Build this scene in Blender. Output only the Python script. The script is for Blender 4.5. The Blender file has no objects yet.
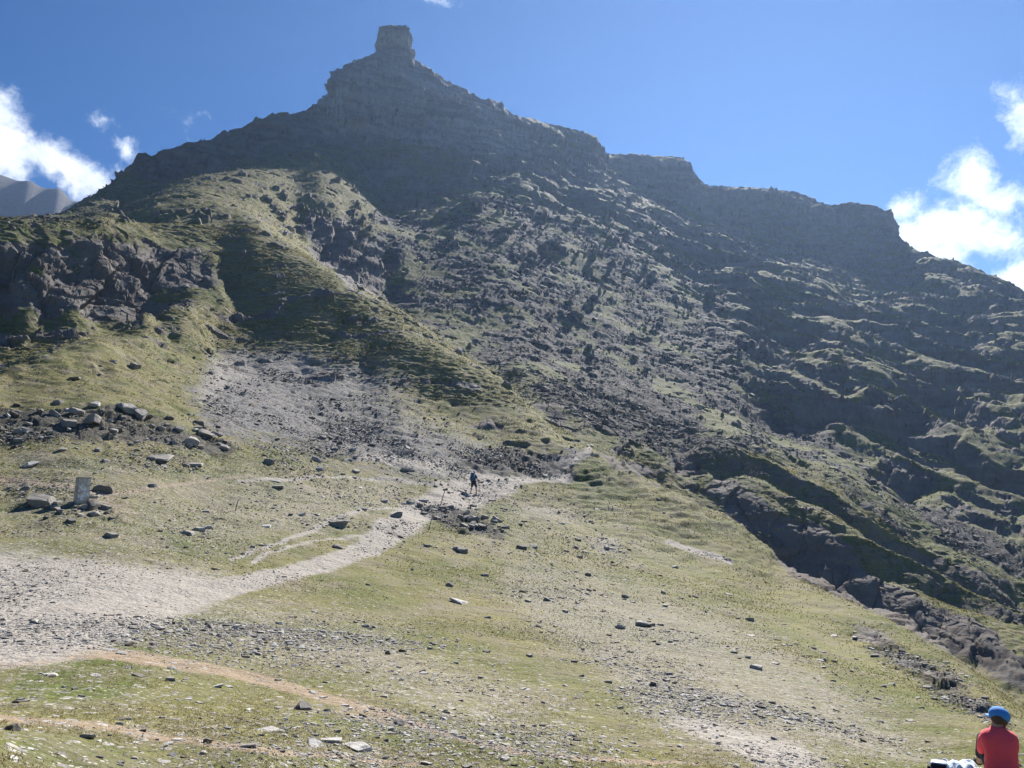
import bpy, bmesh, math, random
import numpy as np
from mathutils import Vector, Matrix, Quaternion
from concurrent.futures import ThreadPoolExecutor
random.seed(7)
RNG = np.random.default_rng(11)
scene = bpy.context.scene
COL = scene.collection
W, H, F = 1024, 768, 770.0
PITCH = math.radians(10.0)
CAMZ = 1.65
CP, SP = math.cos(PITCH), math.sin(PITCH)
f32 = np.float32

# ------------------------------------------------------------------ camera geometry helpers
def ray(u, v):
    X = (u - 512.0) / F; Y = (384.0 - v) / F
    dx = X; dy = CP - Y * SP; dz = SP + Y * CP
    h = np.hypot(dx, dy)
    return np.arctan2(dx, dy), dz / h            # azimuth, tan(elevation)
def project(x, y, z):                            # camera-relative
    d = y * CP + z * SP
    d = np.where(d < 0.05, 0.05, d)
    Yv = (-y * SP + z * CP) / d
    return 512 + F * x / d, 384 - F * Yv

# ------------------------------------------------------------------ terrain control points: (u, v, horizontal distance)
PTS = []
def L(*p): PTS.extend(p)
def LR(pts, step=14):                            # polyline, resampled
    for a, b in zip(pts[:-1], pts[1:]):
        n = max(1, int(math.hypot(a[0]-b[0], a[1]-b[1]) / step))
        for i in range(n):
            t = i / n
            PTS.append((a[0]+(b[0]-a[0])*t, a[1]+(b[1]-a[1])*t, math.exp(math.log(a[2])*(1-t)+math.log(b[2])*t)))
    PTS.append(pts[-1])
def drop(pts, dv, k, du=0): LR([(a+du, b+dv, c*k) for a, b, c in pts], 22)

L((-60,768,5),(0,768,5.3),(256,768,6),(512,768,7.2),(768,768,9),(950,770,12.2),(1024,770,12.8),(1100,776,13))
L((0,720,7.6),(256,720,8.6),(512,720,10.5),(768,720,13.5),(890,735,15.5))
L((0,680,10.5),(256,680,12),(512,680,14.5),(700,680,18),(840,690,20))
L((0,640,14.5),(256,640,16),(512,640,20),(700,640,25),(800,640,29))
L((-60,600,19.5),(0,600,20),(200,600,21),(400,600,25),(560,600,29),(680,600,35))
L((0,560,26),(200,560,27),(350,560,31),(500,560,36),(620,562,45))
L((-60,520,32),(0,520,33),(200,520,35),(400,520,42),(500,525,46),(580,520,56))
L((0,490,38),(200,490,41),(400,500,50),(473,494,58),(520,481,64),(560,490,64))
CREST = [(575,450,76),(590,447,78),(650,480,73),(732,519,68),(792,569,60),(862,604,52),(912,624,46),(962,664,34),(1012,704,25),(1080,750,19)]
LR(CREST, 18)
L((560,475,69),(620,497,65),(690,545,56),(760,595,46),(840,640,36),(920,685,25),(975,725,17.5),(1010,745,14))
LR([(605,470,90),(665,513,92),(752,575,86),(812,620,80),(885,650,74),(940,680,70),(985,715,64),(1060,760,58)], 22)
# spur beyond the gully: cliff base, cliff top, lit back
LR([(690,497,101),(725,530,99),(790,580,96),(860,615,93),(930,650,88),(1000,680,82),(1080,720,78)], 18)
LR([(708,462,109),(735,467,110),(762,482,108),(785,508,104),(825,516,105),(853,537,103),(885,565,101),(930,598,97),(993,634,91),(1024,650,88),(1090,690,84)], 14)
L((750,452,122),(800,474,122),(850,500,118),(900,540,113),(960,580,107),(1020,612,102),(1090,650,98))
L((760,440,142),(850,482,136),(930,540,126),(1024,592,118),(1090,630,112))
LR([(775,423,187),(830,432,178),(870,462,169),(930,503,159),(1000,550,149),(1060,585,142)], 22)
LR([(780,376,203),(840,376,206),(875,400,200),(905,430,192),(940,447,187),(1000,462,188),(1060,480,190)], 20)
L((1024,405,238),(950,400,232),(880,350,262),(900,320,300),(800,330,252),(1040,345,300),(960,300,360),(1000,320,330))
# right skyline and cliffs
SKYR = [(600,138,400),(603,153,420),(660,157,430),(690,162,436),(700,180,445),(735,187,450),(790,193,458),(830,204,462),(885,206,468),(889,222,462),(906,243,452),(960,262,442),(1024,290,425),(1090,325,410)]
LR(SKYR, 12); drop(SKYR, 34, 1.16)
LR([(607,175,388),(650,190,402),(697,205,416),(740,218,424),(800,230,436),(868,242,442),(900,248,446)], 16)
LR([(600,168,372),(640,196,358),(700,232,338),(760,257,322),(820,285,306)], 16)
L((655,203,384),(700,222,382),(760,246,380),(830,268,372),(900,285,372),(850,300,322),(960,275,415))
# summit cliff
SKYM = [(318,112,308),(321,95,318),(335,79,322),(350,68,328),(368,60,338),(390,56,346),(414,60,350),(440,75,356),(470,90,364),(500,103,372),(540,120,382),(595,137,396)]
LR(SKYM, 9); drop(SKYM, 30, 1.15)
LR([(318,131,300),(345,150,286),(368,180,268),(390,207,256),(430,198,264),(480,182,280),(512,190,280),(560,216,272),(610,220,284),(640,214,318)], 16)
LR([(335,112,308),(400,118,318),(460,128,326),(520,140,342),(580,155,366)], 16)
LR([(345,90,316),(400,85,326),(450,93,342),(500,112,356)], 20)
L((400,150,300),(450,160,298),(520,165,312),(570,185,318))
# left skyline
SKYL = [(-80,245,160),(0,222,182),(60,212,202),(110,184,235),(130,165,248),(205,140,272),(240,130,288),(285,113,303),(312,112,308)]
LR(SKYL, 14); drop(SKYL, 34, 1.22)
RIB = [(60,226,172),(130,203,198),(200,178,225),(260,159,250),(320,147,266),(345,160,262)]
LR(RIB, 16); drop(RIB[1:5], 8, 1.06)
L((250,186,208),(210,184,200),(320,190,224),(350,230,208),(350,198,232),(300,170,240))
CR2 = [(545,420,88),(511,388,102),(481,366,112),(431,333,124),(396,310,134),(363,290,143),(338,278,149),(311,254,160),(280,230,170),(250,208,178),(210,194,182),(185,196,178),(150,208,164)]
LR([(215,210,156),(255,222,146),(300,262,130),(335,290,118),(365,311,111),(400,336,102),(440,363,96.5),(480,393,91),(520,421,84),(555,443,78)],14)
LR([(250,345,102),(300,350,100),(350,353,98.2),(372,365,96),(400,380,92),(450,407,87),(500,434,80.5)],18)
L((250,250,131),(250,300,117),(300,300,114.5),(340,322,108),(200,250,128))
LR(CR2, 13)
LR([(560,442,92),(525,412,108),(500,395,118),(450,355,136),(415,330,152),(385,310,170)], 16)
# crag behind the shoulder crest
LR([(300,216,206),(325,218,205),(350,225,202),(372,240,198),(380,262,192)], 12)
LR([(318,262,178),(345,288,170),(375,304,166),(390,290,184)], 12)
# left dark face, bench, fan
LR([(-60,252,105.5),(0,250,106.5),(50,246,109),(100,246,113),(150,248,119.5),(190,238,132),(212,214,152)],16)
LR([(-60,272,104),(50,270,106.5),(150,270,117),(200,268,123)],20)
L((225,290,117),(150,302,113),(50,304,104),(0,322,101),(-60,330,99),(100,322,105),(0,290,104),(100,290,110),(60,236,140),(140,230,150),(0,240,140))
LR([(108,330,88),(130,318,94),(165,300,101),(195,298,106)],14)
LR([(120,335,103),(165,312,109)],14)
LR([(0,376,58),(60,360,62),(100,347,68)],16)
LR([(10,388,56.5),(60,376,59),(110,364,64)],16)
L((545,455,75),)
L((0,372,63),(60,346,77),(120,332,88),(170,338,92),(215,345,100),(180,305,110),(230,296,121),(160,322,100))
L((250,362,96.5),(300,368,95),(360,376,93.5),(250,400,71),(300,428,64),(350,445,63),(400,420,73),(450,440,70),(510,456,71),(520,474,67))
L((-60,402,53),(0,400,53),(100,378,61),(180,388,66),(200,420,57),(100,405,51.5),(40,407,50.5),(0,410,50),(-60,440,44),(0,441,45),(100,438,46),(180,442,48.5),(250,462,49.5),(350,472,53.5),(440,470,60))
# valley mountainside in the middle
L((400,250,200),(450,240,222),(500,260,211),(550,280,212),(600,262,246),(640,250,278),(700,262,304),(450,310,174),(500,330,168),(520,370,134),(560,395,124),(590,425,112),(650,450,108),(690,470,108))
L((600,400,136),(600,350,176),(650,420,132),(700,430,138),(700,382,184),(745,400,184),(700,322,236),(650,300,238),(800,300,286),(850,330,272),(750,350,216),(560,330,186),(430,280,190),(650,350,196))
# far ridge on the left
LR([(-120,176,1250),(0,181,1250),(30,183,1230),(60,188,1220),(90,196,1210),(130,214,1200),(200,240,1180)], 20)
LR([(-100,214,1195),(0,216,1195),(100,226,1170)],30)
L((0,240,900),(100,250,900),(-100,240,900))
WPTS = []
for a in (-46,-30,-15,0,15,30,46):
    WPTS += [(a,1.4,-1.65),(a,2.6,-1.78)]
for a in (-46,): WPTS += [(a,5,-1.9),(a,12,-2.0),(a,30,-.5),(a,60,8),(a,110,24),(a,170,52)]
for a in (-76,): WPTS += [(a,5,-1.9),(a,12,-2.0),(a,30,-.5),(a,60,5),(a,110,16),(a,170,30),(a,700,90)]
for a in (76,): WPTS += [(a,5,-2.3),(a,12,-4.2),(a,30,-12),(a,60,-22),(a,110,-30),(a,300,0),(a,700,40)]
for a in (46,): WPTS += [(a,5,-3.4+.9),(a,12,-4.4),(a,30,-12),(a,60,-18),(a,110,-17),(a,180,4),(a,300,60),(a,420,100)]
for a in (-46,-30,-15,0,15,30,46): WPTS += [(a,700,120 if a>-20 else 90),(a,1700,150),(a,2900,60)]
K = 190.0
def build_rbf():
    U, S, T = [], [], []
    for u, v, r in PTS:
        a, t = ray(u, v); U.append(a*F); S.append(math.log(r)*K); T.append(t*F)
    for a, r, z in WPTS:
        U.append(math.radians(a)*F); S.append(math.log(r)*K); T.append(z/r*F)
    P = np.array([U, S]).T; T = np.array(T); n = len(T)
    d = np.sqrt(((P[:, None]-P[None])**2).sum(-1) + 36.0)
    A = np.zeros((n+3, n+3)); A[:n, :n] = -d + np.eye(n)*1.2*-1.0*-1.0
    A[:n, n] = 1; A[:n, n+1:] = P/500; A[n, :n] = 1; A[n+1:, :n] = P.T/500
    b = np.zeros(n+3); b[:n] = T
    w = np.linalg.solve(A, b)
    return P, w
Pc, wc = build_rbf()
def rbf(a, s):
    out = np.empty(a.shape)
    def job(i):
        aa, ss = a[i], s[i]
        d = np.sqrt((aa[:, None]-Pc[None, :, 0])**2 + (ss[:, None]-Pc[None, :, 1])**2 + 36.0)
        out[i] = -d @ wc[:-3] + wc[-3] + aa/500*wc[-2] + ss/500*wc[-1]
    with ThreadPoolExecutor(4) as ex: list(ex.map(job, range(a.shape[0])))
    return out

# ------------------------------------------------------------------ noise (numpy)
def _h(ix, iy, iz, s):
    h = (ix*np.uint32(374761393)) ^ (iy*np.uint32(668265263)) ^ (iz*np.uint32(2246822519)) ^ np.uint32((s*3266489917) & 0xffffffff)
    h = (h ^ (h >> np.uint32(13)))*np.uint32(1274126177)
    h = (h ^ (h >> np.uint32(15)))*np.uint32(2654435761)
    return h ^ (h >> np.uint32(14))
def _par(fn, n, *arrs):
    outs = [None]*((n+65535)//65536)
    def job(k):
        sl = slice(k*65536, min(n, (k+1)*65536)); outs[k] = fn(*[a[sl] for a in arrs])
    with ThreadPoolExecutor(4) as ex: list(ex.map(job, range(len(outs))))
    return np.concatenate(outs)
def noise(x, y, z, seed=0):
    def fn(x, y, z):
        xf = np.floor(x); yf = np.floor(y); zf = np.floor(z)
        ix = xf.astype(np.int32).astype(np.uint32); iy = yf.astype(np.int32).astype(np.uint32); iz = zf.astype(np.int32).astype(np.uint32)
        fx = x-xf; fy = y-yf; fz = z-zf
        ux = fx*fx*fx*(fx*(fx*6-15)+10); uy = fy*fy*fy*(fy*(fy*6-15)+10); uz = fz*fz*fz*(fz*(fz*6-15)+10)
        res = 0
        for i in (0, 1):
            for j in (0, 1):
                for k in (0, 1):
                    h = _h(ix+np.uint32(i), iy+np.uint32(j), iz+np.uint32(k), seed)
                    gx = (h & np.uint32(1023)).astype(f32)/511.5-1; gy = ((h >> np.uint32(10)) & np.uint32(1023)).astype(f32)/511.5-1
                    gz = ((h >> np.uint32(20)) & np.uint32(1023)).astype(f32)/511.5-1
                    w = (ux if i else 1-ux)*(uy if j else 1-uy)*(uz if k else 1-uz)
                    res = res + w*(gx*(fx-i)+gy*(fy-j)+gz*(fz-k))
        return (res*1.6).astype(f32)
    return _par(fn, len(x), x.astype(f32), y.astype(f32), z.astype(f32))
def facets(x, y, z, seed=0):                     # broken-rock facets: every cell is its own tilted plane
    def fn(x, y, z):
        bx = np.floor(x-.5); by = np.floor(y-.5); bz = np.floor(z-.5)
        best = np.full(x.shape, 9, f32); val = np.zeros(x.shape, f32); sec = np.full(x.shape, 9, f32)
        for i in (0, 1):
            for j in (0, 1):
                for k in (0, 1):
                    cx, cy, cz = bx+i, by+j, bz+k
                    ix, iy, iz = [c.astype(np.int32).astype(np.uint32) for c in (cx, cy, cz)]
                    h = _h(ix, iy, iz, seed); g = _h(ix, iy, iz, seed+77)
                    rx = (h & np.uint32(1023)).astype(f32)/1023; ry = ((h >> np.uint32(10)) & np.uint32(1023)).astype(f32)/1023; rz = ((h >> np.uint32(20)) & np.uint32(1023)).astype(f32)/1023
                    dx = x-(cx+.15+.7*rx); dy = y-(cy+.15+.7*ry); dz = z-(cz+.15+.7*rz)
                    d = dx*dx+dy*dy+dz*dz
                    gx = (g & np.uint32(1023)).astype(f32)/511.5-1; gy = ((g >> np.uint32(10)) & np.uint32(1023)).astype(f32)/511.5-1; gz = ((g >> np.uint32(20)) & np.uint32(1023)).astype(f32)/511.5-1
                    v = gx*dx+gy*dy+gz*dz+.45*(ry-.5)
                    m = d < best
                    sec = np.where(m, best, np.minimum(sec, d))
                    val = np.where(m, v, val); best = np.where(m, d, best)
        crack = np.clip((np.sqrt(sec)-np.sqrt(best))/.12, 0, 1)
        return (val-.16*(1-crack)).astype(f32)
    return _par(fn, len(x), x.astype(f32), y.astype(f32), z.astype(f32))
def fbm(x, y, z, o, seed=0, g=.5):
    r = 0; a = 1
    for k in range(o): r = r+a*noise(x*2**k, y*2**k, z*2**k, seed+k); a *= g
    return r

# ------------------------------------------------------------------ ground-cover regions (what grows / lies where)
ZW, ZH, ZX0, ZY0 = 600, 440, -88, -56            # 2-px cells, region covers a margin round the frame
gx_, gy_ = np.meshgrid(ZX0+2*np.arange(ZW), ZY0+2*np.arange(ZH))
def blur(a, s):
    if s <= 0: return a
    k = np.arange(-int(3*s)-1, int(3*s)+2); g = np.exp(-k*k/(2*s*s)); g /= g.sum()
    p = len(k)//2
    b = np.pad(a, p, mode='edge')
    b = np.apply_along_axis(lambda m: np.convolve(m, g, 'valid'), 0, b)
    return np.apply_along_axis(lambda m: np.convolve(m, g, 'valid'), 1, b)
def poly(pts, s=3, val=1.0):
    inside = np.zeros(gx_.shape, bool); n = len(pts)
    for i in range(n):
        x0, y0 = pts[i]; x1, y1 = pts[(i+1) % n]
        if y0 == y1: continue
        c = ((gy_ < y0) != (gy_ < y1)) & (gx_ < (x1-x0)*(gy_-y0)/(y1-y0)+x0)
        inside ^= c
    return blur(inside.astype(float), s/2)*val
def line(pts, soft=.4, val=1.0):                 # (u, v, half width)
    m = np.zeros(gx_.shape)
    for (x0, y0, w0), (x1, y1, w1) in zip(pts[:-1], pts[1:]):
        dx, dy = x1-x0, y1-y0
        t = np.clip(((gx_-x0)*dx+(gy_-y0)*dy)/(dx*dx+dy*dy), 0, 1)
        d = np.hypot((gx_-x0-t*dx), (gy_-y0-t*dy)*2.0)/(w0+(w1-w0)*t)
        m = np.maximum(m, np.clip((1+soft-d)/(2*soft), 0, 1))
    return m*val
def union(*a):
    r = a[0]
    for b in a[1:]: r = np.maximum(r, b)
    return r
Z = {}
Z['rock'] = union(
    poly([(-90,240),(0,232),(90,226),(150,232),(200,240),(215,262),(232,300),(170,312),(110,330),(60,345),(-90,352)], 10, .85),
    poly([(298,214),(350,220),(382,243),(386,300),(345,290),(311,255)], 3),
    poly([(318,118),(318,90),(350,60),(392,48),(440,68),(600,134),(604,160),(640,200),(612,222),(560,220),(512,192),(480,184),(432,202),(424,214),(388,208),(366,180),(340,152)], 4),
    poly([(130,160),(240,124),(320,108),(345,150),(260,156),(190,178),(140,186)], 5, .97),
    poly([(600,148),(690,155),(700,174),(886,198),(908,246),(860,244),(740,219),(700,206),(650,192)], 4),
    poly([(700,238),(770,250),(860,262),(905,245),(1110,320),(1110,600),(1000,555),(930,505),(870,465),(830,432),(780,425),(768,380),(800,335),(740,290)], 6, .8),
    poly([(708,458),(765,479),(785,508),(825,514),(857,548),(930,600),(1024,650),(1110,690),(1110,740),(1024,692),(940,650),(860,610),(790,575),(730,520),(700,485)], 4),
    poly([(838,622),(880,628),(960,676),(1010,718),(1000,735),(950,700),(880,655)], 5, .75),
    poly([(584,440),(600,436),(640,456),(640,478),(610,470)], 3, .9), poly([(660,460),(675,440),(695,440),(705,470),(690,490)], 3, .9),
    poly([(520,398),(560,410),(600,440),(590,446),(550,420)], 3, .8))
Z['boulder'] = union(poly([(-90,408),(30,404),(60,412),(120,402),(150,410),(180,428),(235,448),(230,462),(150,442),(100,444),(40,440),(-90,446)], 4),
    poly([(418,508),(440,500),(480,512),(512,530),(500,540),(450,530)], 3),
    poly([(838,622),(880,628),(960,676),(1010,718),(1000,735),(950,700),(880,655)], 5, .8), poly([(440,455),(520,449),(562,453),(564,474),(525,474),(450,468)], 4, .9), poly([(300,400),(380,398),(450,420),(440,452),(330,450)], 8, .45), poly([(0,485),(60,490),(110,495),(130,520),(60,525),(0,510)], 5, .5),
    poly([(255,450),(330,450),(350,468),(300,470),(255,470)], 5, .5), poly([(90,448),(190,440),(250,468),(180,478),(110,466)], 5, .4))
Z['scree'] = union(
    poly([(345,155),(390,205),(430,214),(512,192),(612,222),(650,200),(700,235),(800,330),(775,380),(850,440),(940,500),(1110,600),(1110,640),(1000,592),(900,525),(820,465),(760,440),(690,460),(620,440),(560,412),(500,372),(430,325),(385,300),(380,240)], 6),
    poly([(0,205),(110,200),(200,180),(230,172),(110,215),(40,232),(0,236)], 6, .6),
    poly([(640,190),(860,245),(900,285),(1024,320),(1024,340),(850,300),(700,250)], 8, .5))
Z['fan'] = union(poly([(216,346),(280,352),(350,362),(410,385),(440,405),(380,402),(350,395),(330,400),(520,452),(560,452),(566,475),(520,476),(440,478),(330,460),(250,442),(190,424),(200,380)], 16),
    poly([(560,452),(588,447),(580,462),(566,484),(548,478),(505,470)], 3))
Z['gravel'] = union(
    line([(591,446,2.2),(577,456,3),(567,470,4),(560,480,5)], .5), line([(562,479,2.5),(523,480,4)], .5),
    line([(523,479,8),(495,486,22),(460,494,30),(425,508,24),(395,528,22),(365,550,18),(320,566,14),(250,582,16),(190,596,24),(120,615,34)], .55),
    poly([(-90,550),(0,553),(90,560),(180,570),(260,578),(225,600),(160,624),(100,648),(50,662),(-90,668)], 16, 1.0),
    line([(520,480,10),(485,474,14),(450,466,14),(400,462,10),(360,458,6)], .8, .8),
    line([(460,482,4),(400,479,3),(320,478,3),(240,482,3)], .6, .7),
    line([(420,508,4),(370,508,3),(330,520,4),(280,545,4),(230,560,3)], .6, .75),
    line([(380,535,4),(330,538,3),(290,548,3),(250,562,4)], .6, .7),
    poly([(512,500),(560,500),(600,520),(590,532),(540,525),(505,515)], 8, .5),
    poly([(575,540),(625,536),(620,556),(600,556)], 6, .6), line([(672,543,5),(700,552,7),(732,562,4)], .6, .8),
    poly([(640,712),(700,716),(800,744),(850,775),(770,770),(700,738)], 6, .75),
    poly([(216,346),(280,352),(350,362),(408,388),(372,396),(300,384),(240,384),(200,420),(190,400)], 6, .45),
    poly([(300,470),(430,462),(440,500),(390,530),(250,556),(150,550),(160,500)], 24, .42))
Z['dirt'] = union(
    line([(-90,650,30),(0,655,24),(100,652,14),(200,668,12),(300,690,10),(380,712,8),(450,736,6),(520,752,5),(600,760,5),(700,765,4)], .5),
    line([(-90,716,8),(0,720,9),(100,728,9),(180,742,8),(250,750,8),(420,765,6)], .6, .8),
    line([(-90,472,9),(0,478,8),(60,484,7),(110,494,6),(180,482,3),(250,478,3)], .6, .8),
    poly([(80,495),(130,498),(160,520),(120,522),(85,512)], 8, .6),
    poly([(330,700),(400,708),(470,742),(400,730),(330,716)], 6, .6),
    poly([(560,560),(650,588),(760,632),(900,716),(950,768),(860,775),(740,690),(600,610),(520,570)], 16, .36))
Z['stony'] = union(poly([(500,552),(620,575),(740,618),(860,690),(950,768),(780,775),(640,720),(560,650),(500,600)], 14, .8),
    poly([(60,625),(250,590),(420,640),(560,700),(640,768),(480,740),(300,680),(150,650)], 16, .75),
    poly([(0,440),(430,470),(420,520),(200,560),(0,560)], 14, .6),
    poly([(-90,640),(600,740),(600,800),(-90,800)], 14, .35), poly([(440,500),(600,500),(720,570),(620,580),(450,550)], 12, .5))
Z['green'] = union(poly([(30,676),(130,668),(150,690),(110,708),(0,705),(0,690)], 8, .95), poly([(170,735),(400,742),(480,775),(180,775)], 12, .5),
    poly([(0,735),(120,745),(200,775),(0,775)], 12, .6), poly([(565,470),(600,455),(630,500),(600,520),(570,500)], 8, .6),
    poly([(600,552),(700,560),(880,650),(960,730),(900,715),(760,630),(650,580)], 8, .45), poly([(160,535),(210,540),(190,560),(150,555)], 6, .6),
    poly([(340,250),(560,440),(480,400),(300,300)], 10, .3), poly([(500,230),(640,330),(760,380),(640,400),(520,330)], 20, .5),
    poly([(310,515),(345,518),(340,535),(300,535)], 5, .5))
Z['ledge'] = union(poly([(318,118),(318,88),(350,58),(392,46),(440,66),(600,132),(604,165),(640,200),(612,222),(560,220),(512,192),(480,184),(432,202),(424,214),(388,208),(366,180),(340,152)], 6), poly([(600,145),(700,172),(886,195),(910,246),(1110,310),(1110,600),(1000,555),(930,505),(870,465),(830,432),(760,425),(740,380),(760,330),(700,290),(640,230),(600,200)], 12),
    poly([(600,430),(760,440),(900,520),(1110,610),(1110,700),(900,600),(740,520)], 10, .5), poly([(-90,240),(0,225),(200,220),(240,300),(110,335),(-90,352)], 6, .25),
    )
Z['calm'] = poly([(408,40),(440,55),(480,75),(540,108),(560,130),(500,118),(430,88),(400,70)], 5)
Z['pale'] = union(poly([(316,116),(320,86),(350,60),(392,48),(440,70),(500,103),(545,140),(500,152),(440,142),(380,138),(330,130)], 6, .9), poly([(316,100),(325,84),(350,66),(362,110),(330,128)],4,1), poly([(255,215),(335,288),(400,335),(480,392),(555,443),(578,450),(511,386),(431,331),(363,288),(311,252),(250,206)], 4, .8)) + poly([(560,500),(740,560),(900,650),(960,700),(900,700),(740,600),(560,545)], 10, .6)  # spur crest strip: yellower grass, also painting in the crest's sunlit highlight
Zk = list(Z); Zs = np.stack([Z[k] for k in Zk], -1).astype(f32)
def zlook(u, v):
    a = np.clip((u-ZX0)/2, 0, ZW-1.01); b = np.clip((v-ZY0)/2, 0, ZH-1.01)
    i = a.astype(int); j = b.astype(int); fa = (a-i)[:, None]; fb = (b-j)[:, None]
    return (Zs[j, i]*(1-fa)*(1-fb)+Zs[j, i+1]*fa*(1-fb)+Zs[j+1, i]*(1-fa)*fb+Zs[j+1, i+1]*fa*fb)

# ------------------------------------------------------------------ terrain grid
NC, NR1, NR2 = 1220, 1600, 150
A0, A1 = math.radians(-76), math.radians(76)
th = np.radians(np.concatenate([np.linspace(-76, -39.5, 110)[:-1], np.linspace(-39.5, 39.5, 1080), np.linspace(39.5, 76, 110)[1:]])); NC = len(th)
lr = np.concatenate([np.linspace(math.log(1.3), math.log(88), 1080)[:-1], np.linspace(math.log(88), math.log(142), 400)[:-1], np.linspace(math.log(142), math.log(560), 380), np.linspace(math.log(560), math.log(2900), NR2+1)[1:]])
NR = len(lr)
ca = np.linspace(A0, A1, 520); cs = np.linspace(lr[0], lr[-1], 420)
CA, CS = np.meshgrid(ca*F, cs*K)
coarse = rbf(CA, CS)
def cubic_up(arr, xs, x0, dx, axis):
    arr = np.moveaxis(arr, axis, 0); n = arr.shape[0]
    q = np.clip((xs-x0)/dx, 0, n-1.001); i = q.astype(int); f = (q-i).reshape(-1, *([1]*(arr.ndim-1)))
    g = lambda k: arr[np.clip(i+k, 0, n-1)]
    p0, p1, p2, p3 = g(-1), g(0), g(1), g(2)
    r = p1+.5*f*(p2-p0+f*(2*p0-5*p1+4*p2-p3+f*(3*(p1-p2)+p3-p0)))
    return np.moveaxis(r, 0, axis)
t_ = cubic_up(coarse, th, ca[0], ca[1]-ca[0], 1)
t_ = cubic_up(t_, lr, cs[0], cs[1]-cs[0], 0)/F
TH, LRr = np.meshgrid(th, lr); R = np.exp(LRr)
X = (R*np.sin(TH)); Y = (R*np.cos(TH)); Zz = t_*R
def normals(X, Y, Zz):
    P = np.stack([X, Y, Zz], -1)
    du = np.gradient(P, axis=1); dv = np.gradient(P, axis=0)
    n = np.cross(du, dv); n /= np.linalg.norm(n, axis=-1, keepdims=True)+1e-12
    n[n[..., 2] < 0] *= -1
    return n
N = normals(X, Y, Zz)
x = X.ravel().astype(f32); y = Y.ravel().astype(f32); z = Zz.ravel().astype(f32); r = R.ravel().astype(f32)
n = N.reshape(-1, 3).astype(f32)
u0, v0 = project(x, y, z)
w1 = noise(x/6, y/6, z/3, 3); w2 = noise(x/6, y/6, z/3, 4); w3 = noise(x/1.6, y/1.6, z/1.2, 5)
zz = zlook(u0+w1*9+w3*6, v0+w2*6+w3*4)
zz2 = zlook(u0+w1*2.5+w3*2.5, v0+w2*2+w3*1.5)
zn = {k: (zz2 if k in ('gravel', 'dirt') else zz)[:, i].copy() for i, k in enumerate(Zk)}
far = np.clip((r-600)/200, 0, 1)
slope = 1-n[:, 2]
strk = noise((x+.6*y)/6.5, (y-.6*x)/70, z/70, 25)
patch = fbm(x/16, y/16, z/8, 3, 20)+.5*strk*np.clip((r-90)/30, 0, 1)*zn['scree']                 # vegetation patches on the mountain
rock = zn['rock']
led_rock = np.zeros(len(x), f32); dzl = np.zeros(len(x), f32)
for lam, k_, sd_, rw in ((17.0, .7, 70, .32), (6.0, .5, 72, .36)):
    q = (z+.33*x+lam*1.2*noise(x/(lam*2.2), y/(lam*2.2), z/(lam*4), sd_)+lam*.25*noise(x/(lam*.5), y/(lam*.5), z/lam, sd_+1))/lam
    fq = q-np.floor(q); gq = np.where(fq < 1-rw, .22*fq/(1-rw), .22+.78*(fq-(1-rw))/rw)
    mk = zn['ledge']*np.clip(noise(x/(lam*2), y/(lam*2), z/(lam*2), sd_+5)*2.2+.75, 0, 1)*k_*np.clip((r-60)/60, 0, 1)
    dzl += lam*(gq-fq)*mk; led_rock = np.maximum(led_rock, np.clip((fq-(1-rw))/.06, 0, 1)*np.clip((1.0-fq)/.05, 0, 1)*np.clip(mk*1.8, 0, 1))
big = np.clip((r-70)/60, 0, 1)
rockn = np.clip(rock + np.clip((slope-.32)/.15, 0, 1)*.55*big - np.clip(patch*2.2-.1+(.22-slope)*3, 0, 1)*.75*(rock < .95), 0, 1)
spots = np.clip((noise(x/4.5, y/4.5, z/1.6, 22)+.35*noise(x/1.5, y/1.5, z/.8, 23)-.33)*7, 0, 1)*np.clip((r-58)/14, 0, 1)*np.clip((slope-.035)/.06, 0, 1)
rockn = np.maximum(np.maximum(rockn*(1-.55*zn['ledge']*(zn['pale'] < .3)), led_rock), spots*.95)
rock = np.where(slope > .42, rock, rock*(1-.5*zn['ledge']*(zn['pale'] < .3)))
rock = np.clip(np.where(rock > .9, np.maximum(rockn, .86), rockn), 0, 1)
rock = rock*(1-far)
scree = np.clip(zn['scree']*(1-rock)*np.clip(1.0-patch*2.0-.12, 0.18, 1)+far, 0, 1)
grass = np.clip(1-rock-scree-zn['gravel']*.9-zn['fan']*.8, 0, 1)
z = z+dzl
zn['green'] = np.clip(zn['green']+.85*np.clip(zn['scree']+zn['ledge']+zn['rock'], 0, 1)*np.clip((r-85)/20, 0, 1), 0, 1)
# macro relief
dn = 1.0*fbm(x/45, y/45, z/45, 2, 30)*np.clip((r-60)/120, 0, 1.2)
dn += .35*fbm(x/13, y/13, z/9, 2, 33)*np.clip((r-25)/60, 0, 1)
dn += far*2*fbm(x/120, y/120, z/120, 3, 35)
# contour terraces and hummocks in the turf
tz = noise(x/3.4, y/3.4, z/.55, 40); tz2 = noise(x/1.5, y/1.5, z/.3, 41)
hum = np.clip(1-rock, 0, 1)*np.clip((r-35)/40, 0, 1)
hmask = np.clip(noise(x/11, y/11, z/5, 39)*2+.6, .15, 1.1)
dn += hum*(.13*hmask*tz+.13*tz2*hmask+.08*noise(x/.7, y/.7, z/.2, 42))*(.5+.9*grass)
sc = np.clip((r-4)/25, 0, 1)
dn += (.05*noise(x/1.1, y/1.1, z, 43)+.09*noise(x/3, y/3, z, 44))*sc
dn += .018*noise(x/.3, y/.3, z/.3, 45)*np.clip(1.3-r/40, 0, 1)
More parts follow.
